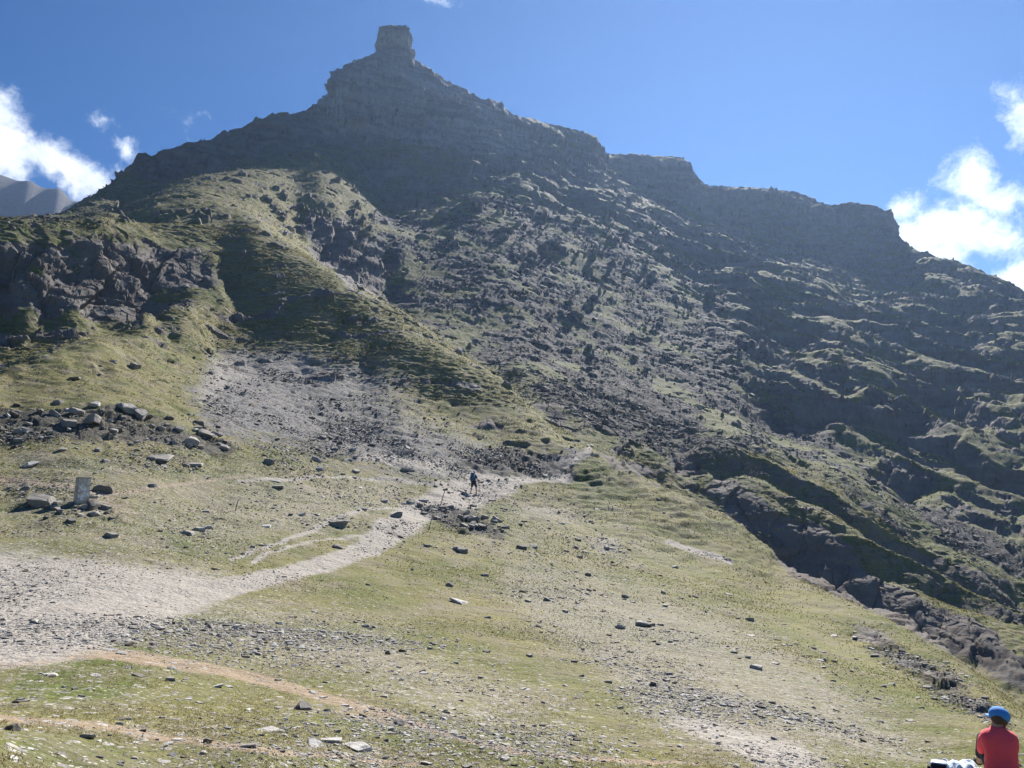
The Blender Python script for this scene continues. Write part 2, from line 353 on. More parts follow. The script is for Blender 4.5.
# small banks (broken turf edges) in the foreground flank
bank = noise(x/7, y/7, z/1.4, 46)
dn += np.clip(.08-np.abs(bank), 0, .08)*-2*np.clip((r-22)/30, 0, 1)*np.clip(1.6-r/80, 0, 1)*.6
# scree and boulder roughness
rough = np.clip(scree+zn['boulder']*.9+zn['fan']*.35, 0, 1)*(1-far)
idx = np.nonzero(rough > .03)[0]
xs, ys, zs = x[idx], y[idx], z[idx]
dn[idx] += rough[idx]*((.22+.08*np.clip(r[idx]/200,0,1))*facets(xs/1.9, ys/1.9, zs/1.9, 50)+.18*facets(xs/.9, ys/.9, zs/.9, 51))
idx = np.nonzero((rough > .1) & (r > 110))[0]
dn[idx] += rough[idx]*.6*np.maximum(facets(x[idx]/5.5, y[idx]/5.5, z[idx]/5.5, 52)-.12, 0)
# rock
idx = np.nonzero(rock > .03)[0]
xs, ys, zs = x[idx], y[idx], z[idx]
sR = np.clip(r[idx]/170, .13, 1.35)
rr = np.zeros(len(idx), f32)
wx = noise(xs/9, ys/9, zs/9, 60)*3
rr += 2.8*sR*facets((xs+wx)/(15*sR), (ys+wx)/(15*sR), zs/(11*sR), 61)
rr += 1.9*sR*facets((xs+wx)/(6.5*sR), ys/(6.5*sR), (zs+wx)/(6*sR), 62)
rr += .75*sR*facets(xs/(2.8*sR), ys/(2.8*sR), zs/(2.2*sR), 63)
rr += .3*sR*facets(xs/(1.2*sR), ys/(1.2*sR), zs/(1.0*sR), 64)
led = zs+.2*xs+1.5*noise(xs/20, ys/20, zs/20, 65)
rr += 1.0*sR*(np.abs(((led/4.2) % 1)-.5)*2-.5)*np.clip(slope[idx]*2.2, 0, 1)
rr += .5*sR*np.minimum(noise(xs/2.6, ys/2.6, zs/16, 66), .1)
rr *= 1+.5*np.clip((slope[idx]-.35)/.15, 0, 1)+.5*zn['pale'][idx]*(r[idx] > 200)
rr += 1.6*facets(xs/9, ys/9, zs/6, 67)*np.clip((r[idx]-300)/80, 0, 1)*(r[idx] < 600)
dn[idx] += (1-.7*zn['calm'][idx])*rock[idx]*rr*.62*(r[idx] < 600)
n2 = n.copy(); n2[:, 2] += .35; n2 /= np.linalg.norm(n2, axis=1, keepdims=True)
x = x+n2[:, 0]*dn; y = y+n2[:, 1]*dn; z = z+n2[:, 2]*dn
GX, GY, GZ = x.reshape(NR, NC), y.reshape(NR, NC), z.reshape(NR, NC)
GN = normals(GX, GY, GZ)
PU, PV = project(GX, GY, GZ)
# first visible ground point seen at pixel (u, v)
def ground(u, v):
    a, t = ray(u, v)
    c = int(np.searchsorted(th, a)); c = min(max(c, 0), NC-1)
    tt = GZ[:, c]/np.hypot(GX[:, c], GY[:, c])
    k = np.nonzero(tt[60:] >= t)[0]
    k = (k[0] if len(k) else NR-62)+60
    rr_ = math.hypot(GX[k, c], GY[k, c])
    return Vector((rr_*math.sin(a), rr_*math.cos(a), float(GZ[k, c])+CAMZ)), rr_, k, c

# ------------------------------------------------------------------ node material helpers
class NT:
    def __init__(s, mat): s.t = mat.node_tree; s.t.nodes.clear()
    def n(s, typ, **kw):
        nd = s.t.nodes.new(typ)
        for k, v in kw.items():
            if k == 'ins':
                for a, b in v.items():
                    if hasattr(b, 'is_linked'): s.t.links.new(b, nd.inputs[a])
                    else: nd.inputs[a].default_value = b
            else: setattr(nd, k, v)
        return nd
    def mix(s, f, a, b, mode='MIX'):
        m = s.n('ShaderNodeMix', data_type='RGBA', blend_type=mode)
        for i, val in ((0, f), (6, a), (7, b)):
            if hasattr(val, 'is_linked'): s.t.links.new(val, m.inputs[i])
            else: m.inputs[i].default_value = val if i == 0 else (*val, 1)
        return m.outputs[2]
    def math(s, op, a, b=0.0, c=None, clamp=False):
        m = s.n('ShaderNodeMath', operation=op, use_clamp=clamp)
        for i, val in ((0, a), (1, b), (2, c)):
            if val is None: continue
            if hasattr(val, 'is_linked'): s.t.links.new(val, m.inputs[i])
            else: m.inputs[i].default_value = val
        return m.outputs[0]
    def ramp(s, f, a, b): return s.n('ShaderNodeMapRange', ins={0: f, 1: a, 2: b}).outputs[0]
    def noise(s, vec, scale, det=3, rough=.55, out=0):
        return s.n('ShaderNodeTexNoise', ins={'Vector': vec, 'Scale': scale, 'Detail': det, 'Roughness': rough}).outputs[out]
    def vor(s, vec, scale, out='Distance', feat='F1'):
        return s.n('ShaderNodeTexVoronoi', feature=feat, ins={'Vector': vec, 'Scale': scale}).outputs[out]
def newmat(name):
    m = bpy.data.materials.new(name); m.use_nodes = True; return m, NT(m)
def simple(name, col, rough=.8, var=.15, scale=20, bump=.2, sheen=0):
    m, t = newmat(name)
    co = t.n('ShaderNodeTexCoord').outputs['Object']
    nz = t.noise(co, scale, 4)
    c = t.mix(nz, tuple(k*(1-var) for k in col), tuple(min(1, k*(1+var)) for k in col))
    b = t.n('ShaderNodeBump', ins={'Strength': bump, 'Distance': .02, 'Height': nz})
    p = t.n('ShaderNodeBsdfPrincipled', ins={'Base Color': c, 'Roughness': rough, 'Normal': b.outputs[0]})
    if sheen: p.inputs['Sheen Weight'].default_value = sheen
    o = t.n('ShaderNodeOutputMaterial', ins={'Surface': p.outputs[0]})
    return m

def rock_mat(name, tint_from):
    m, t = newmat(name)
    co = t.n('ShaderNodeTexCoord').outputs['Object']
    geo = t.n('ShaderNodeNewGeometry').outputs['Position']
    if tint_from == 'object': rnd = t.n('ShaderNodeObjectInfo').outputs['Random']
    else: rnd = t.n('ShaderNodeAttribute', attribute_name='tint').outputs['Fac']
    n1 = t.noise(geo, 3.0, 5, .6); n2 = t.noise(geo, 22, 4, .6)
    base = t.mix(rnd, (.12, .11, .10), (.40, .38, .35))
    if name == 'pale_schist': base = t.mix(rnd, (.36, .34, .31), (.58, .56, .53))
    if name == 'loose_schist': base = t.mix(rnd, (.055, .05, .047), (.46, .44, .41))
    base = t.mix(t.math('MULTIPLY', t.ramp(n1, .45, .7), .5), base, (.16, .125, .09))
    base = t.mix(t.math('MULTIPLY', t.ramp(n2, .5, .68), .6), base, (.10, .10, .09))
    b = t.n('ShaderNodeBump', ins={'Strength': .5, 'Distance': .03, 'Height': t.math('ADD', n2, n1)})
    p = t.n('ShaderNodeBsdfPrincipled', ins={'Base Color': base, 'Roughness': .85, 'Normal': b.outputs[0]})
    p.inputs['Specular IOR Level'].default_value = .25
    t.n('ShaderNodeOutputMaterial', ins={'Surface': p.outputs[0]})
    return m

def terrain_mat():
    m, t = newmat('mountain_ground')
    geo = t.n('ShaderNodeNewGeometry'); P = geo.outputs['Position']
    A = lambda k: t.n('ShaderNodeAttribute', attribute_name=k).outputs['Fac']
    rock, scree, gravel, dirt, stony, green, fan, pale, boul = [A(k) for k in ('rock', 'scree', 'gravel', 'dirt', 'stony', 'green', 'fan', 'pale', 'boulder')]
    nb = t.noise(P, .22, 5, .6); nm = t.noise(P, 1.1, 5, .62); ns = t.noise(P, 6, 4, .65); nf = t.noise(P, 30, 3, .7)
    # turf
    dry = t.mix(t.ramp(nm, .3, .7), (.235, .212, .092), (.15, .14, .058))
    lush = t.mix(t.ramp(ns, .3, .7), (.125, .15, .04), (.068, .09, .023))
    g = t.mix(t.math('MULTIPLY_ADD', t.ramp(nb, .40, .60), .8, t.math('MULTIPLY', green, .8), clamp=True), dry, lush)
    g = t.mix(t.math('MULTIPLY', t.ramp(ns, .52, .7), .5), g, (.22, .165, .085))
    g = t.mix(t.math('MULTIPLY', t.ramp(nf, .5, .72), .5), g, (.075, .07, .035))
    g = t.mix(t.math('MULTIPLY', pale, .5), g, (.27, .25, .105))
    g = t.mix(t.math('MULTIPLY', t.ramp(t.noise(P, .55, 6, .68), .47, .62), .6), g, (.235, .20, .15))
    sp = t.n('ShaderNodeMapping', ins={'Vector': P, 'Scale': (.35, .35, 2.6)}).outputs[0]
    nz_ = t.n('ShaderNodeSeparateXYZ', ins={0: geo.outputs['Normal']}).outputs[2]
    stripe = t.math('MULTIPLY', t.ramp(t.noise(sp, 1.0, 5, .65), .48, .62), t.ramp(nz_, .97, .85))
    g = t.mix(t.math('MULTIPLY', stripe, .5), g, (.065, .055, .032))
    # pebbles: cells with their own grey
    v1 = t.n('ShaderNodeTexVoronoi', ins={'Vector': P, 'Scale': 9.0}); v2 = t.n('ShaderNodeTexVoronoi', ins={'Vector': P, 'Scale': 24.0})
    c1 = t.n('ShaderNodeSeparateColor', ins={0: v1.outputs['Color']}); c2 = t.n('ShaderNodeSeparateColor', ins={0: v2.outputs['Color']})
    peb1 = t.mix(c1.outputs[0], (.16, .145, .13), (.42, .40, .37)); peb2 = t.mix(c2.outputs[0], (.20, .185, .165), (.44, .41, .37))
    sm1 = t.math('MULTIPLY', t.math('LESS_THAN', v1.outputs['Distance'], .42), t.math('LESS_THAN', c1.outputs[1], t.math('MULTIPLY_ADD', stony, .5, .05)))
    sm2 = t.math('MULTIPLY', t.math('LESS_THAN', v2.outputs['Distance'], .4), t.math('LESS_THAN', c2.outputs[1], t.math('MULTIPLY_ADD', stony, .7, .08)))
    drt = t.mix(t.ramp(ns, .3, .7), (.33, .255, .175), (.24, .185, .13))
    dm = t.ramp(t.math('ADD', dirt, t.math('MULTIPLY', t.math('SUBTRACT', nm, .5), .9)), .35, .65)
    g = t.mix(dm, g, drt)
    st = t.ramp(t.math('ADD', stony, t.math('MULTIPLY', t.math('SUBTRACT', ns, .5), 1.2)), .5, .95)
    g = t.mix(t.math('MULTIPLY', st, .75), g, (.265, .24, .195))
    g = t.mix(sm1, g, peb1); g = t.mix(sm2, g, peb2)
    # gravel
    grv = t.mix(t.ramp(nm, .3, .7), (.38, .35, .31), (.31, .275, .235))
    grv = t.mix(.5, grv, peb2); grv = t.mix(t.math('MULTIPLY', sm1, .8), grv, peb1)
    gm = t.ramp(t.math('ADD', gravel, t.math('MULTIPLY', t.math('SUBTRACT', ns, .5), .9)), .3, .6)
    fanc = t.mix(c1.outputs[2], (.095, .09, .088), (.27, .26, .25))
    fm = t.ramp(t.math('ADD', fan, t.math('MULTIPLY', t.math('SUBTRACT', nm, .5), 1.7)), .3, .75)
    g = t.mix(fm, g, fanc); g = t.mix(gm, g, grv)
    # rock
    vb = t.n('ShaderNodeTexVoronoi', ins={'Vector': P, 'Scale': .7}); cb = t.n('ShaderNodeSeparateColor', ins={0: vb.outputs['Color']})
    rk = t.mix(t.ramp(nb, .35, .65), (.11, .098, .09), (.175, .165, .155))
    rk = t.mix(t.math('MULTIPLY', t.ramp(nm, .45, .7), .6), rk, (.19, .135, .10))
    rk = t.mix(t.math('MULTIPLY', t.ramp(ns, .5, .75), .6), rk, (.08, .075, .07))
    bed = t.noise(t.n('ShaderNodeMapping', ins={'Vector': P, 'Rotation': (0, math.radians(-12), 0), 'Scale': (.025, .025, .30)}).outputs[0], 1.0, 5, .6)
    rk = t.mix(t.math('MULTIPLY', t.ramp(bed, .5, .62), .4), rk, (.20, .185, .17)); rk = t.mix(t.math('MULTIPLY', t.ramp(bed, .46, .36), .35), rk, (.085, .075, .075))
    sr = t.mix(cb.outputs[0], (.04, .038, .04), (.09, .086, .086)); sr = t.mix(t.ramp(ns, .4, .7), sr, t.mix(c1.outputs[0], (.035, .034, .035), (.12, .115, .112)))
    stn = t.noise(t.n('ShaderNodeMapping', ins={'Vector': t.n('ShaderNodeMapping', ins={'Vector': P, 'Rotation': (0, 0, math.radians(31))}).outputs[0], 'Scale': (.16, .012, .012)}).outputs[0], 1.0, 4, .6)
    sr = t.mix(t.ramp(stn, .42, .6), sr, t.mix(cb.outputs[0], (.045, .043, .044), (.115, .108, .104)))
    sm = t.ramp(t.math('ADD', scree, t.math('MULTIPLY', t.math('SUBTRACT', nm, .5), 1.0)), .35, .6)
    bm_ = t.ramp(t.math('ADD', boul, t.math('MULTIPLY', t.math('SUBTRACT', ns, .5), 1.0)), .45, .8)
    rm = t.ramp(t.math('ADD', rock, t.math('MULTIPLY', t.math('SUBTRACT', nm, .5), 1.1)), .4, .62)
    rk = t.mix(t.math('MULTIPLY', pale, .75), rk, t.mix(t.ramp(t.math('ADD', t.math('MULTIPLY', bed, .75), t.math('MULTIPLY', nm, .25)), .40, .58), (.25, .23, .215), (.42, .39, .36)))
    g = t.mix(sm, g, sr); g = t.mix(t.math('MULTIPLY', bm_, .8), g, sr); g = t.mix(rm, g, rk)
    # bump
    h = t.math('ADD', t.math('MULTIPLY', nm, .5), t.math('MULTIPLY', ns, .22))
    h = t.math('ADD', h, t.math('MULTIPLY', nf, .05))
    h = t.math('ADD', h, t.math('MULTIPLY', t.math('MAXIMUM', sm1, gm), t.math('MULTIPLY', t.math('SUBTRACT', .5, v1.outputs['Distance']), .06)))
    hr = t.math('MULTIPLY', t.math('SUBTRACT', .6, vb.outputs['Distance']), .5)
    h = t.math('ADD', h, t.math('MULTIPLY', hr, t.math('MAXIMUM', sm, t.math('MULTIPLY', rm, .6))))
    b = t.n('ShaderNodeBump', ins={'Strength': .75, 'Distance': .45, 'Height': h})
    p = t.n('ShaderNodeBsdfPrincipled', ins={'Base Color': g, 'Roughness': .93, 'Normal': b.outputs[0]})
    p.inputs['Specular IOR Level'].default_value = .12
    t.n('ShaderNodeOutputMaterial', ins={'Surface': p.outputs[0]})
    return m

# ------------------------------------------------------------------ mesh helpers
def mesh_from(name, V, Fq, mat, smooth=False, kind=None):
    V = np.asarray(V, f32); Fq = np.asarray(Fq, np.int32); k = Fq.shape[1]
    me = bpy.data.meshes.new(name)
    me.vertices.add(len(V)); me.vertices.foreach_set('co', V.ravel())
    me.loops.add(Fq.size); me.loops.foreach_set('vertex_index', Fq.ravel())
    me.polygons.add(len(Fq)); me.polygons.foreach_set('loop_start', np.arange(len(Fq), dtype=np.int32)*k)
    me.polygons.foreach_set('use_smooth', np.full(len(Fq), smooth))
    me.update(calc_edges=True)
    me.materials.append(mat)
    o = bpy.data.objects.new(name, me); COL.objects.link(o)
    if kind: o['kind'] = kind
    return o
def attr(o, name, a):
    at = o.data.attributes.new(name, 'FLOAT', 'POINT'); at.data.foreach_set('value', np.asarray(a, f32))
def tag(o, label, cat, group=None):
    o['label'] = label; o['category'] = cat
    if group: o['group'] = group

i = np.arange((NR-1)*NC).reshape(NR-1, NC)[:, :-1].ravel()
Fq = np.stack([i, i+1, i+NC+1, i+NC], 1)
terr = mesh_from('terrain', np.stack([x, y, z+CAMZ], 1), Fq, terrain_mat(), True, 'structure')
pr = (rock*(r > 90))[Fq[:, 0]] < .5
terr.data.polygons.foreach_set('use_smooth', pr)
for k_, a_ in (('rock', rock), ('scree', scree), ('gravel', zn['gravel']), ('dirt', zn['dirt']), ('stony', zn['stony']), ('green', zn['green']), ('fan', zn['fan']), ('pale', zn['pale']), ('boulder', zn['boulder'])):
    attr(terr, k_, a_)

# ------------------------------------------------------------------ rocks
def ico(sub):
    bm = bmesh.new(); bmesh.ops.create_icosphere(bm, subdivisions=sub, radius=1)
    V = np.array([v.co for v in bm.verts]); Fc = np.array([[v.index for v in f.verts] for f in bm.faces]); bm.free()
    return V, Fc
IC = {s: ico(s) for s in (1, 2, 3)}
def rock_shape(sub, flat=.6, cuts=9, seed=0):
    g = np.random.default_rng(seed); V, Fc = IC[sub]; V = V.copy()
    for ax in range(6):
        d = np.zeros(3); d[ax//2] = 1 if ax % 2 else -1; d += g.normal(size=3)*.22; d /= np.linalg.norm(d); h = g.uniform(.42, .62)
        q = V@d; m = q > h; V[m] -= np.outer(q[m]-h, d)
    for _ in range(cuts//3):
        d = g.normal(size=3); d /= np.linalg.norm(d); h = g.uniform(.45, .7)
        q = V@d; m = q > h; V[m] -= np.outer(q[m]-h, d)
    V *= np.array([1, g.uniform(.6, .95), flat*g.uniform(.8, 1.2)])
    V += g.normal(size=V.shape)*.012
    V /= np.abs(V[:, 0]).max()
    return V, Fc
PALEM = rock_mat('pale_schist', 'object'); ROCKM = rock_mat('weathered_schist', 'object'); SCREEM = rock_mat('loose_schist', 'attr')

def scatter(name, cells, sizes, sub, flat, label, cat, tint, sink=.3, seeds=range(12)):
    """one merged mesh of many small stones; cells = flat grid indices"""
    tmpl = [rock_shape(sub, flat, 8, 100+s) for s in seeds]; nv = len(tmpl[0][0]); Fc = tmpl[0][1]; m = len(cells)
    T = np.stack([a[0] for a in tmpl])[RNG.integers(0, len(tmpl), m)]
    ang = RNG.uniform(0, 2*math.pi, m); c, s = np.cos(ang), np.sin(ang)
    sc_ = sizes[:, None]*RNG.uniform(.75, 1.25, (m, 3))
    T = T*sc_[:, None, :]
    Tx = T[..., 0]*c[:, None]-T[..., 1]*s[:, None]; Ty = T[..., 0]*s[:, None]+T[..., 1]*c[:, None]; Tz = T[..., 2]
    nn = GN.reshape(-1, 3)[cells]*.6+np.array([0, 0, .4])+RNG.normal(size=(m, 3))*.16; nn /= np.linalg.norm(nn, axis=1, keepdims=True)
    tx = np.cross(nn, np.array([0.3, 1, 0.1])); tx /= np.linalg.norm(tx, axis=1, keepdims=True); ty = np.cross(nn, tx)
    P = np.stack([GX.ravel()[cells], GY.ravel()[cells], GZ.ravel()[cells]+CAMZ], 1)
    d = np.hypot(P[:, 0], P[:, 1])
    P[:, :2] += RNG.normal(size=(m, 2))*(d*.0012)[:, None]
    P = P+nn*(sizes*flat*.1)[:, None]
    V = P[:, None, :]+Tx[..., None]*tx[:, None]+Ty[..., None]*ty[:, None]+Tz[..., None]*nn[:, None]
    FF = (Fc[None]+(np.arange(m)*nv)[:, None, None]).reshape(-1, 3)
    o = mesh_from(name, V.reshape(-1, 3), FF, SCREEM, False, 'stuff')
    attr(o, 'tint', np.repeat(np.clip(tint[0]+tint[1]*RNG.normal(size=m), 0, 1), nv))
    tag(o, label, cat); return o
def pick(weight, m):
    w = weight.ravel().astype(np.float64); c = np.cumsum(w); return np.searchsorted(c, RNG.uniform(0, c[-1], m))
G = lambda a: a.reshape(NR, NC)
infr = (PU > -60) & (PU < 1084) & (PV > -10) & (PV < 800)
RR = np.hypot(GX, GY)
clump = np.clip(G(noise(x/4, y/4, z/4, 90))*2.2+.55, .05, 1.6)
farw = G(scree*1.0+zn['boulder']*1.0+zn['fan']*.35+rock*.05+.015)*infr*clump*((RR > 60) & (RR < 420))
def sizes_for(cells, px0, px1, pw=2.6):
    d = RR.ravel()[cells]; q = RNG.uniform(0, 1, len(cells)); s = px0*(1-q)**(-1/pw); return np.minimum(s, px1)*d/F/2
c_ = pick(farw, 42000)
scatter('scree', c_, sizes_for(c_, 1.0, 6, 3.0), 1, .6, 'loose dark boulders and scree covering the mountainside beyond the pass', 'scree', (.12, .2))
midw = G(zn['boulder']*6+zn['stony']*1.3+zn['fan']*1.6+zn['gravel']*1.5+.12)*infr*clump*((RR > 16) & (RR <= 72))
c_ = pick(midw, 48000)
scatter('stones', c_, sizes_for(c_, .9, 8, 2.9), 1, .5, 'small grey and brown stones strewn over the pass and its slopes', 'stones', (.48, .35))
nearw = G(zn['stony']*1.2+zn['gravel']*.55+zn['dirt']*.5+.12)*infr*clump*((RR > 3) & (RR <= 18))
c_ = pick(nearw, 34000)
scatter('gravel', c_, sizes_for(c_, 1.2, 8, 2.5), 1, .42, 'small flat stones scattered over the nearest turf and gravel', 'stones', (.68, .33))

def tufts(m):
    w = np.clip(1-G(zn['gravel'])*1.5-G(zn['dirt'])*1.2, 0, 1)*infr*((RR > 3) & (RR < 24))*np.clip(G(noise(x/1.3, y/1.3, z/1.3, 93))*2+.5, .03, 1)
    cells = pick(w, m); P = np.stack([GX.ravel()[cells], GY.ravel()[cells], GZ.ravel()[cells]+CAMZ-.004], 1)
    P[:, :2] += RNG.normal(size=(m, 2))*.04
    nb = 7; P = np.repeat(P, nb, 0)+np.append(RNG.normal(size=(m*nb, 2))*.018, np.zeros((m*nb, 1)), 1)
    a = RNG.uniform(0, 6.283, m*nb); hgt = RNG.uniform(.006, .02, m*nb); lean = RNG.uniform(.4, 1.8, m*nb)*hgt
    wd_ = .0035; side = np.stack([-np.sin(a), np.cos(a), 0*a], 1)*wd_; tip = np.stack([np.cos(a)*lean, np.sin(a)*lean, hgt], 1)
    V = np.stack([P-side, P+side, P+tip], 1).reshape(-1, 3)
    mt, t = newmat('grass_blades'); tt = t.n('ShaderNodeAttribute', attribute_name='tint').outputs['Fac']
    c = t.mix(tt, (.17, .18, .06), (.38, .31, .16)); p1 = t.n('ShaderNodeBsdfDiffuse', ins={0: c}); p2 = t.n('ShaderNodeBsdfTranslucent', ins={0: c})
    t.n('ShaderNodeOutputMaterial', ins={0: t.n('ShaderNodeMixShader', ins={0: .45, 1: p1.outputs[0], 2: p2.outputs[0]}).outputs[0]})
    o = mesh_from('grass', V, np.arange(len(V)).reshape(-1, 3), mt, False, 'stuff'); attr(o, 'tint', np.repeat(np.clip(RNG.normal(.5, .3, m), 0, 1), nb*3))
    tag(o, 'short dry grass tufts over the nearest turf', 'grass')
tufts(26000)
def tussocks(m):
    w = G(np.clip(1-rock*1.4-scree-zn['scree']*1.2*(r > 90)-zn['gravel']*1.5-zn['fan']*.9-zn['dirt']*.6, 0, 1))*infr*((RR > 20) & (RR < 260))*np.clip(G(noise(x/5, y/5, z/2, 94))*2+.6, .1, 1.5)
    cells = pick(w, m); P = np.stack([GX.ravel()[cells], GY.ravel()[cells], GZ.ravel()[cells]+CAMZ], 1)
    d = RR.ravel()[cells]; P[:, :2] += RNG.normal(size=(m, 2))*(d*.0012)[:, None]
    s = np.minimum(d/F*RNG.uniform(.7, 2.0, m), .42); nb = 5
    a = RNG.uniform(0, 6.283, (m, nb)); wd_ = (s*.28)[:, None]; tl = (s*.55)[:, None]*RNG.uniform(.3, 1.2, (m, nb)); hh = (s*.55)[:, None]*RNG.uniform(.5, 1.1, (m, nb))
    side = np.stack([-np.sin(a)*wd_, np.cos(a)*wd_, -.2*hh], -1); tip = np.stack([np.cos(a)*tl, np.sin(a)*tl, hh], -1); c0 = P[:, None, :]
    V = np.stack([c0-side*[1, 1, -1], c0+side, c0+tip], 2).reshape(-1, 3)
    o = mesh_from('tussocks', V, np.arange(len(V)).reshape(-1, 3), bpy.data.materials['grass_blades'], False, 'stuff')
    attr(o, 'tint', np.repeat(np.clip(RNG.normal(.45, .3, m), 0, 1), nb*3)); tag(o, 'coarse grass tussocks covering the pass and the sunlit shoulder', 'grass')
tussocks(60000)
TEMPL = {}
def rock_template(kind, k):
    if (kind, k) not in TEMPL:
        flat = {'slab': .22, 'block': .5, 'boulder': .62}[kind]
        V, Fc = rock_shape(3 if kind == 'boulder' else 2, flat, 14 if kind == 'boulder' else 10, 500+k*7+len(kind))
        me = bpy.data.meshes.new(kind); me.from_pydata([tuple(p) for p in V], [], [tuple(map(int, q)) for q in Fc]); me.materials.append(PALEM if kind == 'slab' and k % 4 else ROCKM)
        TEMPL[(kind, k)] = me
    return TEMPL[(kind, k)]
def put_rock(u, v, wpx, kind, label, group=None, name=None, k=None, rot=None, hs=1.0, tilt=.12):
    p, d, gi, gj = ground(u, v)
    s = wpx*math.hypot(d, p.z-CAMZ)/F/2
    o = bpy.data.objects.new(name or {'slab': 'flat_stone', 'block': 'stone', 'boulder': 'boulder'}[kind], rock_template(kind, random.randrange(8) if k is None else k))
    COL.objects.link(o)
    nn = Vector(GN[gi, gj])*.5+Vector((0, 0, .5)); nn += Vector((random.gauss(0, tilt), random.gauss(0, tilt), 0)); nn.normalize()
    o.rotation_mode = 'QUATERNION'
    o.rotation_quaternion = Vector((0, 0, 1)).rotation_difference(nn) @ Quaternion((0, 0, 1), rot if rot is not None else random.uniform(0, 6.28))
    o.scale = (s, s, s*hs)
    flat = {'slab': .22, 'block': .5, 'boulder': .62}[kind]
    o.location = p + nn*(s*flat*hs*.2)
    tag(o, label, 'rock', group)
    return o
NOTABLE = [
 (40,505,26,'boulder','large dark grey boulder just left of the pale boundary stone'),
 (105,492,17,'block','blocky brown boulder right behind the pale boundary stone'),
 (92,508,20,'boulder','broad brown boulder in front of the boundary stone foot'),
 (106,509,13,'block','tilted tan rock right of the brown boulder by the boundary stone'),
 (153,487,11,'block','lone dark rock standing on turf right of the boundary stone'),
 (98,451,9,'block','lone round dark rock below the boulder band on the left'),
 (30,466,15,'slab','pale topped flat rock on turf above the dirt track at far left'),
 (113,537,13,'block','dark rock in the turf below the boundary stone'),
 (188,535,14,'boulder','left rock of the grey cluster in the middle of the pass'),
 (198,531,12,'boulder','upright rock of the grey cluster in the middle of the pass'),
 (206,529,10,'block','right rock of the grey cluster in the middle of the pass'),
 (340,527,20,'boulder','pale tilted boulder left of the stony path on the pass'),
 (338,549,11,'block','dark rock beside the path bend below the pale tilted boulder'),
 (460,552,16,'boulder','grey rounded boulder on turf below the dark rock heap'),
 (396,517,14,'block','dark rock in the path left of the leaning marker post'),
 (423,501,13,'slab','dark flat rock lying on the gravel left of the hiker'),
 (385,502,10,'block','small dark rock on the gravel left of the flat dark rock'),
 (410,504,9,'block','small dark rock on gravel between two darker path rocks'),
 (406,471,14,'slab','brown flat rock on the gravel above and left of the hiker'),
 (463,492,11,'slab','dark flat rock at the feet of the hiker'),
 (461,603,18,'slab','dark flat rock lying alone on turf in the middle of the slope'),
 (450,586,8,'block','small grey rock above the lone dark flat rock'),
 (484,576,8,'block','small dark rock on turf right of the rounded grey boulder'),
 (642,626,19,'block','largest dark rock on the brown stony flank to the right'),
 (620,628,11,'block','dark rock just left of the largest rock on the stony flank'),
 (521,549,16,'boulder','grey boulder at the left end of the stony flank'),
 (534,548,11,'block','second grey boulder at the left end of the stony flank'),
 (580,558,8,'block','small grey rock right of the two grey boulders on the flank'),
 (757,669,13,'block','dark rock low on the brown stony flank'),
 (13,730,17,'block','squarish grey rock with pale top at the bottom left'),
 (86,738,15,'block','dark jagged rock on the lower turf left of centre'),
 (75,690,9,'block','dark rock in the greenest turf patch at lower left'),
 (170,681,11,'block','black topped rock on the dirt track at lower left'),
 (216,687,14,'slab','pale slab leaning on a dark stone beside the dirt track'),
 (52,676,13,'slab','dark thin slab on the upper edge of the greenest turf'),
 (138,676,13,'slab','white slab in the greenest turf patch'),
 (95,676,10,'slab','small pale slab in the greenest turf patch'),
 (208,742,10,'block','small black cubic stone near the bottom edge on the turf'),
 (248,747,18,'slab','long pale slab on bare earth near the bottom edge'),
 (302,709,15,'block','dark clod of rock on turf below the dirt track'),
 (270,732,30,'slab','longest pale slab in the row of slabs at the bottom'),
 (356,748,30,'slab','second long pale slab in the row of slabs at the bottom'),
 (330,741,22,'slab','pale slab with dark underside in the row of slabs'),
 (400,725,12,'block','dark rock on the edge of the dirt track at bottom centre'),
 (314,746,16,'slab','broken pale slab lying in front of the row of slabs'),
 (10,759,13,'slab','white slab in the very bottom left corner'),
 (119,720,11,'slab','white slab on bare earth left of the small black stone'),
 (128,720,8,'block','small dark block right of the white slab on bare earth'),
 (176,740,10,'slab','white slab on turf left of the small black cubic stone'),
 (427,764,14,'slab','dark slab on the bottom edge of the picture'),
 (467,767,16,'slab','white slab cut by the bottom edge of the picture'),
 (128,445,0,'',''),
 (126,410,20,'boulder','largest boulder of the left boulder band'),
 (140,418,16,'boulder','boulder right of the largest one in the boulder band'),
 (77,414,15,'boulder','grey rounded boulder in the middle of the boulder band'),
 (94,424,14,'boulder','boulder low between two bigger ones of the boulder band'),
 (68,425,14,'boulder','small brown boulder in the shade of the boulder band'),
 (192,443,16,'boulder','flat grey boulder at the right end of the boulder band'),
 (205,435,14,'block','upper boulder at the right end of the boulder band'),
 (217,436,12,'block','rightmost boulder of the boulder band'),
 (59,404,9,'block','white stone on top of the boulder band'),
 (95,405,11,'slab','flat white slab in the grass above the boulder band'),
 (75,379,13,'slab','white slab in the grass high above the boulder band'),
 (135,368,14,'boulder','grey boulder on the grassy slope above the boulder band'),
 (160,459,20,'slab','flat dark slab on turf below the boulder band'),
 (195,466,16,'slab','pale flat slab below the right end of the boulder band'),
 (318,451,9,'block','round dark rock standing highest on the rubble above the pass'),
 (270,463,12,'block','dark rock in the rubble at the left above the pass'),
 (315,461,13,'block','broad dark rock in the rubble below the round one'),
 (356,473,9,'block','small dark rock on the upper gravel of the pass'),
 (276,482,12,'slab','pale slab on turf in the middle of the pass'),
 (277,488,14,'slab','brown slab just below the pale slab on the pass'),
 (266,527,9,'slab','dark flat stone on turf on the pass beside the thin track'),
]
